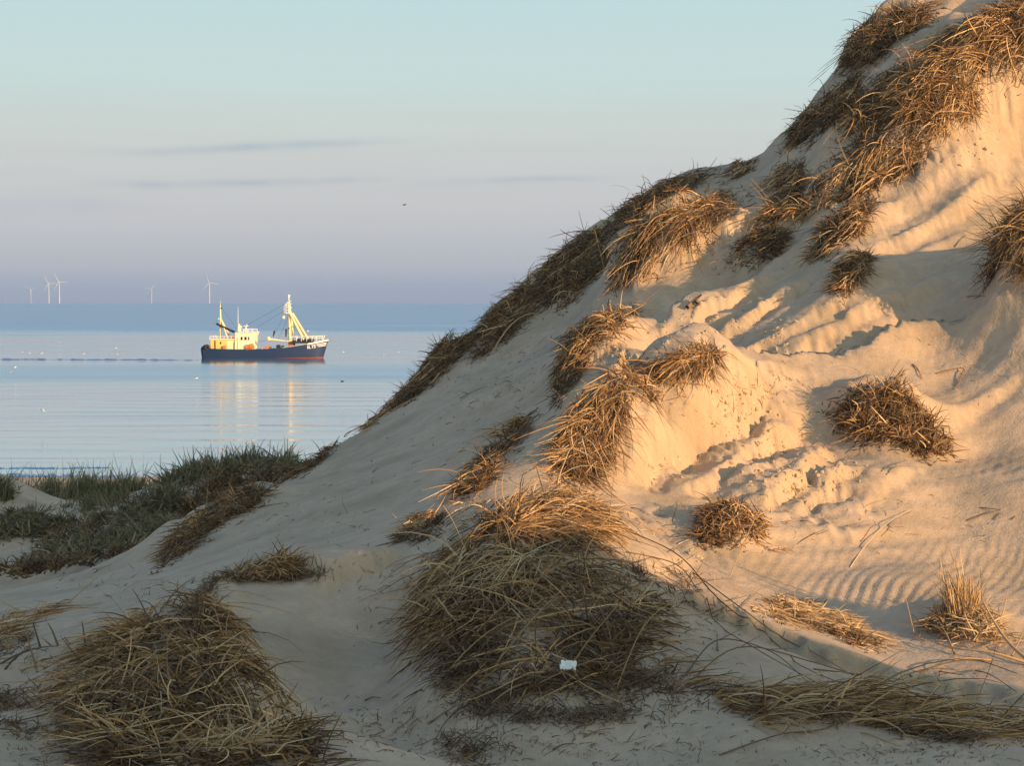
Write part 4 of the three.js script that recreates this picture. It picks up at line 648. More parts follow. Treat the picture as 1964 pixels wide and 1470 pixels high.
// ---------- vegetation on the lower dunes ----------
KINDS.farMat = { len: 0.5, flow: [0, 0], lift: 0.5, spread: 0.8, curl: 0.9, drop: 0.7, thick: 0.16, w: 0.028, tone: 'thatch', seg: 3 };
KINDS.farUp = { len: 0.46, flow: [0.1, 0], lift: 1.3, spread: 0.45, curl: 0.4, drop: 0.35, thick: 0.05, w: 0.02, tone: 'marram', seg: 3 };
TONES.marram = [[0.125, 0.13, 0.062, 3], [0.09, 0.10, 0.046, 3], [0.18, 0.16, 0.085, 2.2], [0.25, 0.195, 0.11, 1.6]];
TONES.dune = [[0.18, 0.142, 0.08, 3], [0.125, 0.105, 0.055, 3], [0.25, 0.19, 0.105, 2], [0.095, 0.098, 0.045, 2]];
const FAR = 'grass on the lower dunes', fr = [24, 58];
const far = (label, zones, stalks) => tussock('dune_grass', label, FAR, zones, stalks, farGround, fr);
far('long green marram crest under the water line, right half of the far dunes', [
  ['green_blades', 'farUp', [[300, 925], [340, 905], [400, 893], [460, 884], [520, 884], [570, 884], [560, 900], [480, 900], [400, 915], [330, 935]], 3000],
  ['dry_mat', 'farMat', [[310, 930], [400, 897], [480, 890], [570, 890], [560, 905], [470, 905], [380, 930], [320, 945]], 1500, { tone: 'dune' }],
]);
far('green marram strip in the saddle between the two far dunes', [
  ['green_blades', 'farUp', [[90, 952], [140, 940], [200, 936], [260, 936], [300, 945], [260, 958], [180, 960], [110, 962]], 2400, { d0: 40, len: 0.9 }],
  ['green_blades', 'farUp', [[-40, 955], [40, 948], [110, 945], [110, 962], [-40, 970]], 1300, { d0: 42, len: 0.8 }],
  ['green_blades', 'farUp', [[150, 985], [190, 965], [240, 960], [250, 975], [200, 990]], 500, { tone: 'dune', d0: 36 }],
]);
far('dark green grass cap on the sandy far dune at the left edge', [
  ['green_blades', 'farUp', [[-40, 940], [0, 928], [30, 938], [20, 960], [-40, 975]], 700, { len: 0.45 }],
  ['dry_mat', 'farMat', [[-40, 1000], [40, 985], [110, 1005], [90, 1030], [40, 1035], [-40, 1030]], 1300, { tone: 'dune', len: 0.4 }],
  ['green_blades', 'farUp', [[40, 985], [80, 985], [75, 1010], [45, 1005]], 300, { tone: 'dune', len: 0.4 }],
]);
far('dark brown heath mat on the shaded slope below the long green crest', [
  ['dry_mat', 'farMat', [[330, 960], [400, 925], [500, 910], [560, 905], [540, 940], [470, 960], [400, 985], [340, 1000]], 2600, { tone: 'thatch', len: 0.45 }],
  ['dry_mat', 'farMat', [[220, 1000], [260, 965], [330, 945], [350, 970], [320, 1000], [260, 1010]], 1500, { tone: 'dune', len: 0.4 }],
]);
far('brown grey straw slope in the middle of the lower dunes', [
  ['dry_mat', 'farMat', [[70, 1060], [110, 1025], [180, 1010], [240, 1005], [330, 1000], [340, 1020], [250, 1045], [150, 1070], [90, 1085]], 2200, { tone: 'dune', len: 0.35 }],
  ['dry_mat', 'farMat', [[60, 1045], [130, 1015], [210, 1005], [200, 1030], [110, 1060]], 900, { tone: 'thatch', len: 0.35 }],
]);
far('patchy low heath on the flank of the sandy far dune at the left edge', [
  ['dry_mat', 'farMat', [[-40, 1040], [60, 1030], [130, 1010], [170, 1000], [120, 1000], [20, 1005], [-40, 1010]], 1500, { tone: 'dune', len: 0.32, gap: -0.25 }],
  ['dry_mat', 'farMat', [[150, 1000], [220, 990], [300, 965], [330, 960], [300, 985], [230, 1005]], 1300, { tone: 'dune', len: 0.32, gap: -0.3 }],
  ['dry_mat', 'farMat', [[20, 1090], [120, 1050], [240, 1030], [340, 1000], [350, 1015], [250, 1060], [120, 1085]], 2400, { tone: 'dune', len: 0.32, gap: -0.3 }],
  ['green_blades', 'farUp', [[110, 975], [180, 962], [300, 950], [330, 945], [260, 972], [160, 985]], 900, { len: 0.35 }],
]);
far('thin red-brown straw edging the foot of the far slope', [
  ['dry_mat', 'farMat', [[-40, 1095], [50, 1090], [150, 1080], [240, 1060], [330, 1030], [345, 1040], [250, 1075], [130, 1095], [30, 1108], [-40, 1110]], 1700, { tone: 'thatch', len: 0.3, w: 0.022, d0: 22 }],
]);

// ---------- the trawler ----------
{
  const M = (r, g, b, rough = 0.6, o = {}) => new THREE.MeshStandardMaterial({ color: new THREE.Color().setRGB(r, g, b), roughness: rough, ...o });
  const navy = M(0.013, 0.032, 0.09, 0.5), red = M(0.2, 0.035, 0.035, 0.6), white = M(0.75, 0.73, 0.7), cream = M(0.82, 0.78, 0.52), ochre = M(0.82, 0.56, 0.16), orange = M(0.62, 0.2, 0.05), black = M(0.02, 0.02, 0.022, 0.7), mastPaint = M(0.8, 0.64, 0.34), glass = M(0.02, 0.025, 0.03, 0.15), deckGrey = M(0.16, 0.15, 0.13, 0.8), rope = M(0.08, 0.08, 0.08);
  const D = 341, c = at(512, 692, D), K = 0.0986, PX = u => (u - 512) * K, PY = v => (692 - v) * K;
  const ship = thing('fishing_trawler', 'dark blue fishing trawler with cream wheelhouse sailing across the calm sea', 'trawler', null, V3(c[0], 0, c[2]));
  ship.rotation.y = Math.atan2(-c[0], D) * -1 + 0.03;
  const deckY = t => lerp(lerp(1.78, 1.55, smooth(0, 0.35, t)), 3.5, Math.max(0, (t - 0.42) / 0.58) ** 1.55), beam = t => 3.0 * (1 - 0.16 * (1 - smooth(0, 0.2, t))) * Math.sqrt(Math.max(0, 1 - Math.max(0, (t - 0.52) / 0.48) ** 2.2)), KEEL = -1.1;
  const hullPoint = (t, j) => { const y = lerp(KEEL, deckY(t), j), flare = lerp(0.55 + 0.45 * Math.sqrt(j), 1, 0.6 * (1 - smooth(0.6, 1, t))); return [-12.05 + t * (22.6 + 1.35 * j) - (t < 0.06 ? (1 - t / 0.06) * 0.25 * (1 - j) * -1 : 0), y, beam(t) * flare + 0.05]; };
  const hullZ = (X, Y) => { let t = 0.8, j = 0.6; for (let k = 0; k < 8; k++) { j = Math.min(1, Math.max(0, (Y - KEEL) / (deckY(t) - KEEL))); t = Math.min(1, Math.max(0, (X + 12.05) / (22.6 + 1.35 * j))); } return hullPoint(t, j)[2]; };
  const skin = (t0, t1, j0, j1, out, nt = 48, nj = 10, sides = [1, -1]) => { // both sides of the hull between two heights
    const p = [], idx = []; for (const s of sides) { const b = p.length / 3; for (let a = 0; a <= nt; a++) for (let q = 0; q <= nj; q++) { const [x, y, z] = hullPoint(lerp(t0, t1, a / nt), lerp(typeof j0 === 'function' ? j0(lerp(t0, t1, a / nt)) : j0, typeof j1 === 'function' ? j1(lerp(t0, t1, a / nt)) : j1, q / nj)); p.push(x + (t1 > 0.99 && a === nt ? out : 0), y, s * (z + out)); }
      for (let a = 0; a < nt; a++) for (let q = 0; q < nj; q++) { const o = b + a * (nj + 1) + q, o2 = o + nj + 1; if (s > 0) idx.push(o, o2, o + 1, o2, o2 + 1, o + 1); else idx.push(o, o + 1, o2, o2, o + 1, o2 + 1); } }
    if (!out) { const m = (nt + 1) * (nj + 1); for (const [a, flip] of [[0, 0], [nt, 1]]) for (let q = 0; q < nj; q++) { const o = a * (nj + 1) + q; flip ? idx.push(o, m + o, o + 1, m + o, m + o + 1, o + 1) : idx.push(o, o + 1, m + o, m + o, o + 1, m + o + 1); } }
    const g = new THREE.BufferGeometry(); g.setAttribute('position', new THREE.Float32BufferAttribute(p, 3)); g.setIndex(idx); g.computeVertexNormals(); return g; };
  const jOf = y => t => (y - KEEL) / (deckY(t) - KEEL);
  const hull = part('hull', skin(0, 1, 0, 1, 0), navy, ship); navy.side = THREE.DoubleSide;
  part('boot_stripe', skin(0, 1, jOf(-0.4), t => jOf(-0.02 + 0.24 * Math.max(0, (t - 0.45) * 1.8) ** 2)(t), 0.025, 48, 2), red, hull);
  { const p = [], idx = [], n = 40; for (let a = 0; a <= n; a++) { const [x, y, z] = hullPoint(a / n * 0.985, 0.78); p.push(x, Math.min(y, 1.9), z - 0.06, x, Math.min(y, 1.9), -z + 0.06); if (a) { const o = a * 2; idx.push(o - 2, o - 1, o, o - 1, o + 1, o); } } const g = new THREE.BufferGeometry(); g.setAttribute('position', new THREE.Float32BufferAttribute(p, 3)); g.setIndex(idx); g.computeVertexNormals(); part('deck', g, deckGrey, ship); }
  for (const sd of [1, -1]) {
    part('bow_strake', skin(0.855, 1, t => 0.9 + 0.03 * (t - 0.83) / 0.17, 0.995, 0.03, 14, 2, [sd]), white, hull);
    for (let k = 0; k < 3; k++) part('bow_band', skin(0.918 + 0.012 * k, 0.996, 0.848 - k * 0.055, 0.874 - k * 0.055, 0.03, 10, 1, [sd]), white, hull);
    part('rail_strake', skin(0.66, 0.855, 0.95, 0.995, 0.03, 14, 1, [sd]), M(0.35, 0.36, 0.34), hull);
  }
  const font = await new FontLoader().loadAsync('fonts/droid/droid_sans_bold.typeface.json');
  { const g = new TextGeometry('N.75', { font, size: 0.62, depth: 0.03, curveSegments: 3 }), p = g.attributes.position; for (let k = 0; k < p.count; k++) { const X = PX(595.5) + p.getX(k) * 0.84, Y = PY(675) + p.getY(k) * 1.0 + p.getX(k) * 0.12; p.setXYZ(k, X, Y, hullZ(X, Y) + 0.03 + p.getZ(k)); } g.computeVertexNormals(); part('registration_number', g, white, hull); }
  const bx = (u0, u1, v0, v1, z0, z1) => { const g = new RoundedBoxGeometry(PX(u1) - PX(u0), PY(v0) - PY(v1), z1 - z0, 2, 0.06); g.translate((PX(u0) + PX(u1)) / 2, (PY(v0) + PY(v1)) / 2, (z0 + z1) / 2); return g; };
  const rod = (a, b, r0, r1 = r0, sides = 8) => { const A = V3(...a), B = V3(...b), g = new THREE.CylinderGeometry(r1, r0, A.distanceTo(B), sides); g.applyQuaternion(new THREE.Quaternion().setFromUnitVectors(V3(0, 1, 0), B.clone().sub(A).normalize())); g.translate(...A.add(B).multiplyScalar(0.5).toArray()); return g; };
  const P = (u, v, z = 0) => [PX(u), PY(v), z];
  const join = a => mergeGeometries(a.map(g => g.index ? g.toNonIndexed() : g));
  // after deckhouse
  const house = part('deckhouse', bx(407, 457, 657, 676, -1.9, 1.9), ochre, ship);
  part('roof', bx(405, 458, 655.6, 657.4, -2.05, 2.05), cream, house);
  part('door', bx(414, 417.5, 659, 675, 1.86, 1.93), M(0.25, 0.08, 0.03), house);
  part('window', bx(425.6, 428.6, 661.5, 666, 1.88, 1.94), glass, house);
  part('locker', bx(432, 438, 669, 675.5, 1.7, 2.3), orange, house);
  part('door', bx(439.5, 450.5, 660, 675, 1.87, 1.95), cream, house);
  part('fender_board', bx(452, 455, 663, 675, 1.87, 1.96), M(0.3, 0.2, 0.07), house);
  { const a = []; for (const z of [-1.95, 1.95]) { for (const v of [650.5, 653]) a.push(rod(P(406, v, z), P(455, v, z), 0.05, 0.05, 5)); for (let u = 406; u <= 456; u += 7) a.push(rod(P(u, 656, z), P(u, 650.3, z), 0.05, 0.05, 5)); } a.push(rod(P(406, 650.5, -1.95), P(406, 650.5, 1.95), 0.05, 0.05, 5)); part('railing', join(a), white, house); }
  part('life_raft', rod(P(444, 653.5, 1.2), P(454, 653.5, 1.2), 0.32, 0.32, 12), orange, house);
  // wheelhouse
  { const s = new THREE.Shape(); [[455, 675.5], [487.5, 675.5], [488, 668], [490.5, 646], [456, 644.5]].forEach(([u, v], k) => k ? s.lineTo(PX(u), PY(v)) : s.moveTo(PX(u), PY(v))); const g = new THREE.ExtrudeGeometry(s, { depth: 4, bevelEnabled: true, bevelSize: 0.05, bevelThickness: 0.05, bevelSegments: 1 }); g.translate(0, 0, -2);
    const w = part('wheelhouse', g, cream, ship);
    for (const [a, b] of [[466.5, 470.5], [473.8, 478.4], [481, 483.6]]) { const f = part('window', bx(a, b, 652, 658, 2.04, 2.09), glass, w); part('sill', bx(a - 0.5, b + 0.5, 658, 658.6, 2.04, 2.13), cream, f); }
    part('door_edge', bx(459.8, 460.8, 653, 675, 2.04, 2.08), M(0.3, 0.2, 0.08), w);
    part('roof', bx(455, 492.5, 643, 645.2, -2.25, 2.25), white, w);
    { const a = []; for (const z of [-2, 2]) { a.push(rod(P(463, 637.5, z), P(488.5, 637.5, z), 0.07), rod(P(468, 640.6, z), P(489.5, 640.6, z), 0.05)); for (const u of [464, 472, 480, 488.5]) a.push(rod(P(u, 643.5, z), P(u, 637.4, z), 0.06)); } a.push(rod(P(488.5, 637.5, -2), P(488.5, 637.5, 2), 0.07)); part('roof_railing', join(a), white, w); }
    part('funnel', join([rod(P(458, 645), P(458, 631), 0.42, 0.36, 12), rod(P(458, 632.4), P(464, 633), 0.2, 0.2), rod(P(457.5, 631), P(459, 627.5), 0.16, 0.16)]), cream, w);
    part('radar_scanner', join([rod(P(471.5, 644), P(471.5, 632), 0.13), bx(468, 475.5, 630.6, 632.2, -0.5, 0.5), rod(P(471.5, 632), P(474, 628.5), 0.1)]), white, w);
    part('antenna', rod(P(456.3, 632), P(456.3, 594), 0.07, 0.025, 5), white, w);
    part('floodlight', bx(491.5, 494.5, 642.2, 643.6, 1.3, 1.9), white, w); part('floodlight', bx(491.5, 494, 647, 649.5, 1.3, 1.9), white, w);
    part('life_ring', new THREE.TorusGeometry(0.38, 0.11, 8, 20).translate(PX(488.5), PY(669.5), 2.2), orange, w); }
  part('net_drum', join([rod(P(480, 671.5, 1.2), P(480, 671.5, 2.3), 0.5, 0.5, 16), rod(P(486, 672, 1.2), P(486, 672, 2.3), 0.42, 0.42, 16), bx(476, 491, 672.5, 676, 1.0, 2.3)]), orange, ship);
  // masts and gear
  const am = part('aft_mast', join([rod(P(421.6, 657), P(421.6, 592), 0.26, 0.12, 10), rod(P(421.6, 592), P(421.6, 582), 0.05, 0.03, 5)]), mastPaint, ship);
  part('stay_leg', join([rod(P(423, 619), P(443.5, 667, 1.6), 0.14, 0.16), rod(P(423, 619), P(443.5, 667, -1.6), 0.14, 0.16)]), mastPaint, am);
  part('weather_vane', join([rod(P(418.5, 592.5), P(426, 594), 0.05), bx(422, 425.5, 596.5, 598.5, -0.2, 0.2)]), black, am);
  part('mast_lamp', bx(417.2, 419.2, 616.5, 619, -0.2, 0.2), white, am);
  part('derrick_boom', rod(P(415, 627.2, 0.5), P(455.5, 645.5, 0.5), 0.2, 0.24), black, ship);
  const fm = part('foremast', join([rod(P(559, 672, 0.45), P(557.5, 606, 0.45), 0.3, 0.26, 10), rod(P(561.5, 672, -0.45), P(559, 606, -0.45), 0.3, 0.26, 10), rod(P(557.6, 606), P(555.8, 583), 0.3, 0.16, 10)]), mastPaint, ship);
  part('strut', rod(P(560, 608, 0.7), P(587.5, 658, 1.3), 0.26, 0.26), mastPaint, fm); part('strut', rod(P(561, 608, -0.7), P(590, 657, -1.3), 0.26, 0.26), mastPaint, fm);
  part('crossbar', rod(P(561, 632.3, 0.5), P(572, 632.3, 0.95), 0.16), mastPaint, fm);
  { const a = []; for (let k = 0; k < 8; k++) { const q = k / 8 * 2 * Math.PI, x = PX(551.5) + 0.55 * Math.cos(q), z = 0.55 * Math.sin(q); a.push(rod([x, PY(606.5), z], [x, PY(592), z], 0.05, 0.05, 5), rod([x, PY(592), z], [PX(555.4), PY(583.5), 0], 0.06, 0.05, 5)); } for (const v of [606, 601, 596, 592]) a.push(new THREE.TorusGeometry(0.55, 0.06, 6, 18).rotateX(Math.PI / 2).translate(PX(551.5), PY(v), 0)); part('crows_nest', join(a), white, fm); }
  part('nest_floor', rod(P(551.5, 607.5), P(551.5, 606), 0.62, 0.62, 16), mastPaint, fm);
  part('masthead_light', join([rod(P(555.6, 584), P(555.6, 577), 0.1, 0.1), rod(P(555.6, 577.5), P(555.6, 571.5), 0.2, 0.26, 10), bx(556.6, 560, 582.8, 584.2, -0.3, 0.3), bx(557, 560.4, 588, 589.6, -0.3, 0.3), bx(557.4, 560.6, 595, 597.4, -0.3, 0.3)]), white, fm);
  part('hanging_block', join([rod(P(546.5, 606), P(546, 612), 0.05), bx(543.5, 548.5, 612, 617.5, -0.2, 0.2)]), white, fm);
  part('fishing_boom', join([rod(P(561, 661.5, 1), P(520, 656, 1.6), 0.16, 0.2), rod(P(519, 652, 1.6), P(520.5, 658.5, 1.6), 0.28, 0.34, 10)]), mastPaint, ship);
  part('mast_foot', bx(556, 566, 661, 670, -0.9, 0.9), orange, ship);
  // forecastle
  part('whaleback', join([bx(566, 600, 659, 664, -1.9, 1.9), bx(573, 601, 656, 659.5, -1.5, 1.5)]), black, ship);
  { const a = []; for (const s of [-1, 1]) { a.push(rod(P(563, 651.5, s * 2.2), P(605, 651.2, s * 1.7), 0.07), rod(P(605, 651.2, s * 1.7), P(623, 650.2, s * 0.5), 0.07), rod(P(605, 654.5, s * 1.7), P(622, 653.6, s * 0.5), 0.05)); for (const [u, z] of [[566, 2.2], [575, 2.1], [584, 2], [594, 1.85], [604, 1.7], [612, 1.2], [621, 0.6]]) a.push(rod(P(u, 660, s * z), P(u + 0.6, 651, s * z), 0.06)); } a.push(rod(P(621.5, 658), P(625, 649), 0.1)); part('bow_railing', join(a), white, ship); }
  part('bollard', bx(508, 510, 671.5, 676.5, 2.2, 2.6), orange, ship); part('deck_box', bx(514, 520, 670.5, 676, 1.9, 2.5), orange, ship); part('rolled_net', rod(P(512, 670), P(521, 672.5), 0.18), orange, ship);
  part('winch', join([rod(P(538, 670, 0.6), P(538, 670, 2), 0.3, 0.3, 12), bx(536, 541, 669.5, 673.5, 0.7, 1.9), bx(545, 548, 668.5, 672, 0.7, 1.9)]), black, ship);
  for (const [u, v, z] of [[393.5, 675.5, 1.9], [397.5, 673, 2.2], [402, 672, 2.5]]) part('tyre', new THREE.TorusGeometry(0.42, 0.17, 8, 18).rotateY(0.9).translate(PX(u), PY(v), z), black, ship);
  for (const q of [[P(396, 684, 2), P(400, 676, 2.1), 0.1], [P(394, 676, 1.4), P(394.5, 668.5, 1.4), 0.12], [P(399.5, 675, -1), P(399.5, 667.5, -1), 0.12]]) part('stern_post', rod(...q), rope, ship);
  for (const [a, b] of [[[552, 587], [470, 632]], [[551, 600], [490, 636]], [[548, 608], [527, 648]], [[556, 610], [533, 662]], [[519, 657], [488, 664]], [[561, 609], [596, 655]], [[423, 596], [456, 640]]]) part('stay_wire', rod(P(...a), P(...b), 0.022, 0.022, 4), rope, ship);
  part('hanging_net', rod(P(530.5, 640.5, 1.2), P(527.5, 652, 1.2), 0.2, 0.08), black, ship); part('hanging_net', rod(P(552.5, 637, 0.8), P(551.5, 652, 0.8), 0.2, 0.12), black, ship); part('pulley_block', bx(556.5, 559, 634.5, 637, 0.5, 1), black, ship);
  shadows(ship);
}

// ---------- wind turbines on the horizon ----------
{
  const paint = new THREE.MeshStandardMaterial({ color: new THREE.Color().setRGB(0.55, 0.56, 0.57), roughness: 0.5 });
  const make = () => {
    const g = new THREE.Group();
    part('tower', new THREE.CylinderGeometry(1.7, 3.0, 118, 14).translate(0, 49, 0), paint, g);
    const nac = part('nacelle', new THREE.BoxGeometry(4.2, 4.4, 13).translate(0, 109, 1), paint, g);
    part('hub', new THREE.SphereGeometry(2.3, 12, 8).translate(0, 109, 8.5), paint, nac);
    for (let k = 0; k < 3; k++) {
      const s = new THREE.Shape(); s.moveTo(-0.9, 0); s.lineTo(-1.7, 9); s.lineTo(-0.3, 50); s.lineTo(0.25, 50); s.lineTo(1.1, 9); s.lineTo(0.9, 0);
      const b = part('blade', new THREE.ExtrudeGeometry(s, { depth: 0.7, bevelEnabled: true, bevelSize: 0.2, bevelThickness: 0.2, bevelSegments: 1 }), paint, g);
      b.position.set(0, 109, 8.3); b.rotation.z = (k * 120 + 27) * Math.PI / 180;
    }
    return g;
  };
  const proto = make();
  [[115.5, 9200, 'rightmost of the paired wind turbines on the left horizon', 0], [95.5, 9900, 'slightly smaller turbine just left of its pair on the horizon', 0.03], [403, 9500, 'wind turbine on the horizon straight above the trawler stern', -0.12], [292, 13600, 'faint distant turbine between the pair and the one above the trawler', 0.9], [61, 14200, 'faintest tiny turbine at the far left of the horizon', 0.5]].forEach(([u, D, label, turn]) => {
    const t = proto.clone(); const x = (u - 982) / FOCAL * D; t.position.set(x, seaY(x, -D), -D); t.children.forEach(b => { if (b.name === 'blade') b.rotation.z += turn; });
    t.name = numbered('wind_turbine'); t.userData = { label, category: 'wind turbine', group: 'wind turbines on the horizon' }; scene.add(shadows(t));
  });
}

// ---------- gulls ----------
{
  const plume = new THREE.MeshStandardMaterial({ color: new THREE.Color().setRGB(0.66, 0.66, 0.67), roughness: 0.8 }), slate = new THREE.MeshStandardMaterial({ color: new THREE.Color().setRGB(0.06, 0.06, 0.065), roughness: 0.8 }), beak = new THREE.MeshStandardMaterial({ color: new THREE.Color().setRGB(0.6, 0.35, 0.05) });
  const wing = (s, up) => { const g = new THREE.BufferGeometry(), p = []; const rows = [[0, 0.02, 0.13, -0.12], [0.24, 0.02 + up * 0.5, 0.17, -0.07], [0.46, 0.02 + up * 0.62, 0.1, -0.09], [0.66, 0.02 + up * 0.55, -0.02, -0.1]]; for (const [z, y, a, b] of rows) p.push(a, y + 0.008, s * z, b, y, s * z, a, y - 0.008, s * z); const idx = []; for (let k = 0; k < 3; k++) { const o = k * 3, q = o + 3; for (const [i, j] of [[0, 1], [1, 2], [2, 0]]) idx.push(o + i, o + j, q + i, o + j, q + j, q + i); } g.setAttribute('position', new THREE.Float32BufferAttribute(p, 3)); g.setIndex(idx); g.computeVertexNormals(); return g; };
  const gull = (u, v, D, label, heading, up, m = plume, group = 'white gulls over the sea', name = 'gull') => {
    const g = thing(name, label, 'gull', group, V3(...at(u, v, D))); g.rotation.set(0, heading, 0.1); g.scale.setScalar(0.8);
    const body = part('body', new THREE.LatheGeometry([[0, -0.27], [0.035, -0.24], [0.075, -0.12], [0.085, 0], [0.07, 0.1], [0.05, 0.15], [0.052, 0.19], [0.035, 0.235], [0, 0.25]].map(a => new THREE.Vector2(...a)), 10).rotateZ(-Math.PI / 2), m, g);
    part('beak', new THREE.ConeGeometry(0.014, 0.06, 6).rotateZ(-Math.PI / 2).translate(0.27, -0.01, 0), beak, body);
    part('tail', new THREE.ConeGeometry(0.07, 0.16, 4).rotateZ(-Math.PI / 2).scale(1, 0.2, 1).translate(-0.3, 0.01, 0), m, body);
    for (const s of [1, -1]) part('wing', wing(s, up), m, g);
  };
  const sea = v => EYE * FOCAL / (v - 575.6);
  [[113.6, 657.7, 'highest white gull left of the trawler, below the pair of turbines', 2.4, 0.3], [223, 668, 'white gull midway between left edge and trawler, upper of two', 0.6, 0.35], [44, 675.5, 'faint gull nearest the left edge in the row above the wake', 1.2, 0.1], [57, 678.5, 'second gull from the left edge in the row above the wake', 2.9, 0.3], [81, 678, 'third gull from the left edge in the row above the wake', 0.4, 0.3], [162, 679, 'lone gull low above the middle of the wake', 1.1, 0.3], [225.6, 679.5, 'gull midway between left edge and trawler, lower of two', 3.0, 0.2], [30, 705, 'upper gull of two below the wake at the left edge', 0.9, 0.35], [20.5, 714.6, 'lower gull of two below the wake at the left edge', 2.0, 0.4], [377.6, 726, 'gull below and left of the trawler stern', 0.5, 0.25], [82.7, 789, 'nearest white gull low over the pale water on the left', 2.6, 0.4], [590.7, 635.8, 'white gull flying just right of the foremast', 0.3, 0.5], [659, 675.5, 'white gull just right of the trawler bow', 1.0, 0.3], [735, 681.6, 'gull between trawler bow and dune, larger one', 2.5, 0.35], [765, 675.5, 'faint gull close to the dune skyline over the sea', 0.2, 0.2]]
    .forEach(([u, v, label, h, up], k) => gull(u, v, v < 640 ? 320 : Math.min(sea(v) * 0.86, 380), label, h, up));
  gull(657, 732.5, 190, 'small dark bird low over the water below the trawler bow', 0.5, 0.2, slate, null, 'seabird');
  gull(776, 393, 190, 'single dark bird high in the empty sky over the sea', 0.15, 0.06, slate, null, 'seabird');
}

// ---------- small things ----------
// a torn scrap of white paper caught in the big tussock
{
  const p = at(1090, 1276, 7.02), g = new THREE.PlaneGeometry(0.062, 0.036, 14, 8), a = g.attributes.position;
  for (let k = 0; k < a.count; k++) { const x = a.getX(k), y = a.getY(k), edge = smooth(0.7, 1, Math.max(Math.abs(x) / 0.031, Math.abs(y) / 0.018)); a.setXYZ(k, x + edge * 0.004 * vnoise(y * 300, 3), y + edge * 0.004 * vnoise(x * 260, 7) + (x > 0.012 && x < 0.02 && y < 0 ? 0.009 : 0), 0.006 * Math.sin(x * 90) + 0.004 * vnoise(x * 120, y * 120)); }
  g.computeVertexNormals();
  const t = thing('paper_scrap', 'torn white paper scrap caught in the big middle tussock', 'paper', null, V3(...p)); t.rotation.set(-0.45, 0.15, -0.08);
  part('torn_sheet', g, new THREE.MeshStandardMaterial({ color: new THREE.Color().setRGB(0.74, 0.75, 0.74), roughness: 0.7, side: THREE.DoubleSide }), t);
}
// runners, twigs and stalks: points in the frame, laid on the sand
function along(pts, lift, n) {   // smooth curve on the ground through frame points
  const k = pts.map(([u, v, up = 0]) => { const p = hit(u, v); return V3(p[0], p[1] + lift + up, p[2]); }), c = new THREE.CatmullRomCurve3(k); return c.getPoints(n).map((q, i) => [q.x, Math.max(q.y, H(q.x, q.z) + lift * 0.4), q.z]);
}
let litterSeed = rng(900);
function twig(name, label, category, group, branches, rad, tone) {
  let base = null, g = thing(name, label, category, group);
  branches.forEach(([pn, pts, k = 1], i) => { const q = along(pts, rad * 0.8, Math.max(6, pts.length * 5)); if (!base) { base = q[0]; g.position.set(...base); } part(pn, stem(q, rad * k, pick(TONES[tone], litterSeed), base, 5, 0.6), strawMaterial, g); });
}
const RUN = 'runners trailing over the shaded rim';
[['long runner trailing from the big tussock down to the lower right straw', [[1180, 1010], [1290, 1070, 0.03], [1385, 1165, 0.02], [1480, 1230], [1560, 1300, 0.02], [1700, 1345]]],
 ['runner arching along the shaded rim just below the first', [[1200, 1060], [1300, 1105, 0.05], [1360, 1180], [1450, 1260, 0.03], [1600, 1330]]],
 ['thin runner crossing the shaded sand toward the right edge', [[1300, 1330], [1420, 1270, 0.06], [1560, 1290, 0.04], [1740, 1330], [1900, 1375]]],
 ['runner rising from the lower straw in a low arch', [[1310, 1300], [1380, 1260, 0.07], [1470, 1270, 0.05], [1560, 1320]]],
 ['dark runner along the upper edge of the lower right straw', [[1560, 1285], [1680, 1310, 0.02], [1800, 1345, 0.02], [1964, 1385]]],
 ['runner hanging over the rim beneath the bleached straw strip', [[1330, 1100], [1420, 1175, 0.02], [1500, 1225], [1560, 1262, 0.02], [1640, 1300]]],
 ['dark forked runner lying in the lowest sand right of centre', [[1380, 1450], [1500, 1420, 0.02], [1580, 1400], [1640, 1375, 0.02]]],
 ['runner sagging left from the foot of the big tussock', [[930, 1330], [860, 1390, 0.02], [830, 1430]]],
].forEach(([label, pts], i) => twig('grass_runner', label, 'runner', RUN, [['strand', pts], ['shoot', [pts[1], [pts[1][0] + 40, pts[1][1] - 30, 0.05]], 0.7], ['shoot', [pts[2], [pts[2][0] + 55, pts[2][1] - 8, 0.04]], 0.7]], 0.0036, i % 2 ? 'root' : 'thatch'));
twig('dead_branch', 'gnarled red-brown dead branch beside the golden bunch at the right edge', 'branch', null, [['branch', [[1990, 1285], [1940, 1262, 0.05], [1905, 1232, 0.1], [1885, 1205, 0.13]]], ['branch', [[1985, 1280], [1900, 1270, 0.04], [1830, 1258, 0.03], [1770, 1235, 0.02]], 0.75], ['twig', [[1900, 1270], [1850, 1278, 0.03], [1790, 1288]], 0.5], ['twig', [[1830, 1258], [1815, 1240, 0.05], [1800, 1225, 0.08]], 0.5], ['twig', [[1905, 1232], [1925, 1205, 0.1], [1930, 1190, 0.14]], 0.45], ['twig', [[1940, 1262], [1964, 1240, 0.08]], 0.5]], 0.011, 'straw');
twig('dead_branch', 'small dark forked branch below the dead red-brown branch', 'branch', null, [['branch', [[1745, 1300], [1800, 1290, 0.03], [1870, 1288, 0.05], [1950, 1310, 0.04]]], ['twig', [[1800, 1290], [1850, 1310, 0.03]], 0.7], ['twig', [[1870, 1288], [1900, 1305, 0.02], [1950, 1330]], 0.7]], 0.005, 'root');
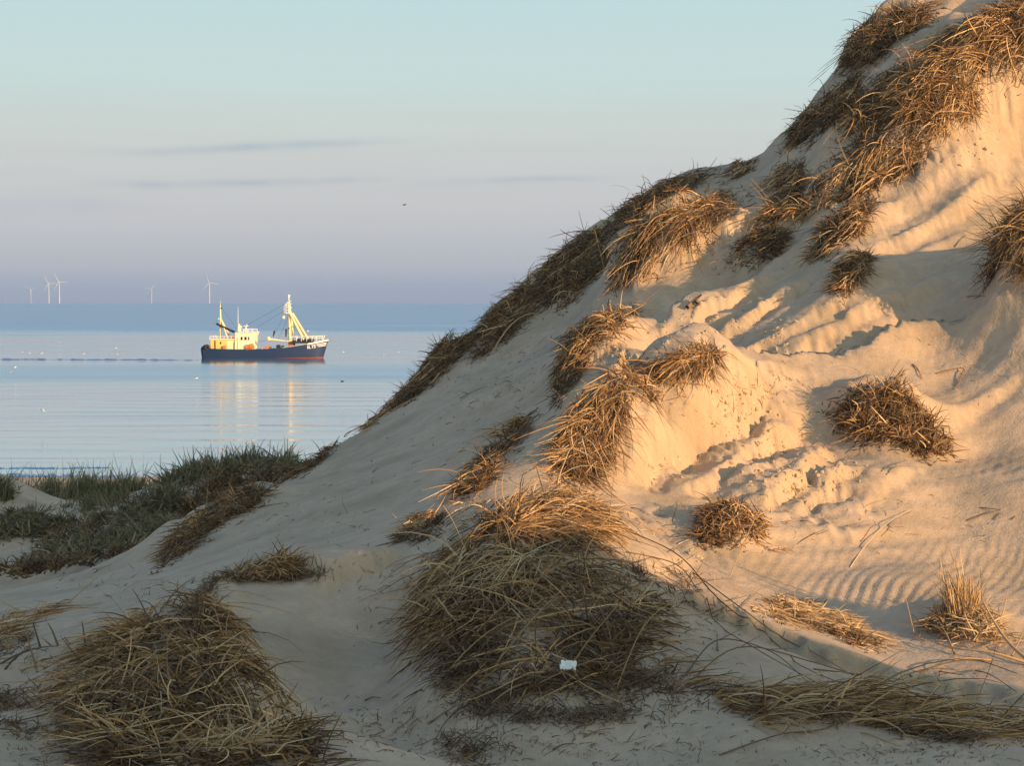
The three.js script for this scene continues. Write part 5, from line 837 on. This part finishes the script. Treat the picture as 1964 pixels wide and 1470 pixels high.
twig('dead_branch', 'bleached curved branch half buried below the nest of straw', 'branch', null, [['branch', [[1630, 1090], [1660, 1050, 0.01], [1700, 1012, 0.02], [1745, 985, 0.02]]], ['twig', [[1650, 1040], [1690, 1005, 0.02]], 0.8], ['twig', [[1690, 1030], [1730, 1000, 0.02], [1750, 985, 0.01]], 0.7], ['twig', [[1625, 1010], [1670, 1000]], 0.6]], 0.0038, 'straw');
twig('dead_branch', 'thin forked branch on the open sand above the golden bunch', 'branch', null, [['branch', [[1855, 1000], [1890, 990, 0.01], [1918, 985, 0.02]]], ['twig', [[1880, 975], [1918, 985, 0.02]], 0.8], ['twig', [[1905, 998], [1918, 985]], 0.8]], 0.005, 'root');
twig('dead_branch', 'pale branch with hooked end above the ragged straw heap', 'branch', null, [['branch', [[1750, 700], [1760, 712, 0.01], [1768, 728]]], ['twig', [[1795, 718], [1845, 712, 0.02], [1850, 718, 0.02]], 0.8], ['twig', [[1848, 715, 0.02], [1838, 735], [1830, 748]], 0.8]], 0.007, 'straw');
twig('driftwood_piece', 'short bleached driftwood piece in the shaded hollow of the upper face', 'driftwood', null, [['log', [[1318, 598, 0.02], [1335, 586, 0.04], [1345, 580, 0.05]]], ['stub', [[1335, 590, 0.02], [1338, 584, 0.04]], 0.8]], 0.022, 'grey');
const TW = 'twigs lying on the sand slopes';
const twigList = [
  ['dark twig on the middle of the long shaded slope', 882, 765, 935, 742, 'root'], ['short dark twig just below the first on the shaded slope', 900, 775, 920, 770, 'root'], ['dark chip low on the long shaded slope', 855, 815, 868, 813, 'root'], ['small dark chip on the shaded slope nearest the rim', 715, 906, 728, 900, 'root'],
  ['pale straw lying left of the dark shaded strip, upper', 888, 851, 912, 853, 'bleached'], ['pale straw lying left of the dark shaded strip, lower', 880, 868, 894, 866, 'bleached'], ['pale straw lying right of the dark shaded strip', 1004, 877, 1034, 879, 'bleached'],
  ['long pale straw lying on the slope right of the nest of straw', 1530, 1045, 1585, 1018, 'bleached'], ['thin twig on the lit sand left of the bleached branch', 1535, 1000, 1560, 1006, 'root'], ['twig lying at the foot of the nest', 1300, 1045, 1340, 1035, 'bleached'],
  ['long straight straw reaching from the big tussock to the nest', 1195, 1022, 1330, 1018, 'bleached'], ['dark twig in the shade patch high on the smooth slope', 1830, 475, 1852, 452, 'root'], ['pale twig above the shade patch on the smooth slope', 1853, 570, 1890, 570, 'grey'], ['pale straw on the right edge of the smooth slope', 1905, 572, 1950, 560, 'bleached'],
  ['straw lying on the sand high under the upper mass', 1875, 262, 1912, 250, 'bleached'], ['dark twig on sand below the ragged straw heap', 1690, 905, 1720, 890, 'root'], ['pale straw on the sunny sand below the ragged heap', 1700, 912, 1740, 885, 'bleached'], ['twig lying across the lit sand at far right', 1820, 620, 1850, 615, 'straw'],
  ['dark twig across the pale sand beneath the long green crest', 180, 1100, 215, 1085, 'root'], ['dark twig low on the pale sand at far left', 40, 1288, 95, 1282, 'root'], ['short dark stick at the edge of the left tussock', 100, 1300, 108, 1288, 'root'], ['straw on the smooth sand face beside the big tussock', 725, 1197, 755, 1195, 'grey'], ['straw lying on the lowest sand under the big tussock', 700, 1345, 730, 1342, 'grey'], ['dark short twig on the lowest sand', 1060, 1440, 1100, 1430, 'root'], ['twig on the lowest sand near the bottom centre', 1120, 1415, 1180, 1400, 'grey'], ['dark twig standing out on the shaded rim', 1376, 1250, 1375, 1215, 'root'], ['small twig on the sand above the big tussock', 1210, 975, 1235, 985, 'root'], ['tiny dark twig on the sand right of the big tussock', 1290, 1000, 1300, 970, 'root'],
];
for (const [label, a, b, c, d, tone] of twigList) twig('twig', label, 'twig', TW, [['stick', [[a, b], [(a + c) / 2, (b + d) / 2, 0.01], [c, d, 0.004]]]], 0.0036, tone);
// uncountable bits: crumbs of broken sand crust, and flecks of straw and root
{
  const r = rng(4242), clod = new THREE.IcosahedronGeometry(1, 1), q = clod.attributes.position; for (let k = 0; k < q.count; k++) { const n = 1 + 0.35 * vnoise(q.getX(k) * 2.1 + 5, q.getY(k) * 2.3 + q.getZ(k) * 1.7); q.setXYZ(k, q.getX(k) * n, q.getY(k) * n * 0.75, q.getZ(k) * n); } clod.computeVertexNormals();
  const areas = [[1420, 800, 70, 40, 120], [1480, 880, 90, 50, 150], [1330, 640, 90, 40, 110], [1460, 640, 60, 40, 70], [1540, 920, 70, 40, 90], [1280, 900, 50, 30, 60], [1480, 745, 50, 25, 60], [1340, 1065, 40, 20, 40], [1640, 905, 40, 20, 40], [1180, 700, 40, 40, 40], [1860, 285, 60, 40, 50]], mats = [];
  for (const [u, v, su, sv, n] of areas) for (let k = 0; k < n; k++) { const p = hit(u + (r() + r() - 1) * su * 1.3, v + (r() + r() - 1) * sv * 1.3), s = 0.003 + 0.011 * r() ** 3.5; mats.push(new THREE.Matrix4().compose(V3(p[0], H(p[0], p[2]) + s * 0.25, p[2]), new THREE.Quaternion().setFromEuler(new THREE.Euler(r() * 6, r() * 6, r() * 6)), V3(s * (1 + r()), s, s * (1 + 0.5 * r())))); }
  const m = new THREE.InstancedMesh(clod, new THREE.MeshStandardMaterial({ color: new THREE.Color().setRGB(0.44, 0.34, 0.22), roughness: 0.95 }), mats.length); mats.forEach((x, k) => m.setMatrixAt(k, x)); m.name = 'sand_crumbs'; m.userData = { kind: 'stuff', label: 'crumbs of broken sand crust below the ledges', category: 'sand' }; m.castShadow = m.receiveShadow = true; scene.add(m);
  const B = new Blades(), z = { ...KINDS.mat, len: 0.07, thick: 0.004, w: 0.004, lift: 0.15, spread: 1, tone: 'root' };
  for (const [u, v, su, sv, n] of [[1000, 720, 120, 90, 120], [850, 850, 200, 100, 60], [560, 990, 150, 60, 60], [250, 1120, 110, 25, 70], [1380, 480, 100, 40, 90], [1250, 1010, 80, 30, 60], [1560, 980, 150, 50, 80], [1800, 1000, 150, 70, 30], [1450, 750, 60, 40, 50], [1340, 740, 60, 50, 40], [700, 1400, 200, 50, 260], [1150, 1430, 300, 40, 260], [1330, 1200, 90, 80, 160], [1750, 1450, 220, 20, 160], [90, 1440, 90, 40, 160], [720, 1150, 70, 90, 50], [1600, 1330, 300, 30, 200], [1700, 720, 200, 60, 40], [60, 1270, 90, 30, 90]])
    for (let k = 0; k < n; k++) { const p = hit(u + (r() + r() - 1) * su * 1.4, v + (r() + r() - 1) * sv * 1.4), s = 0.5 + -p[2] / 11; grow(B, H, r, [p[0], p[2], 0.01], { ...z, len: z.len * s * (0.4 + r()), w: z.w * s * 0.8, tone: r() < 0.6 ? 'root' : 'straw' }); }
  const l = new THREE.Mesh(B.geometry([0, 0, 0]), strawMaterial); l.name = 'plant_litter'; l.userData = { kind: 'stuff', label: 'loose flecks of straw and root strewn on the sand', category: 'litter' }; scene.add(shadows(l));
}

// ---------- haze over the sea ----------
scene.fog = new THREE.FogExp2(new THREE.Color().setRGB(0.42, 0.62, 1.0), 6e-5);
renderer.render(scene, camera);
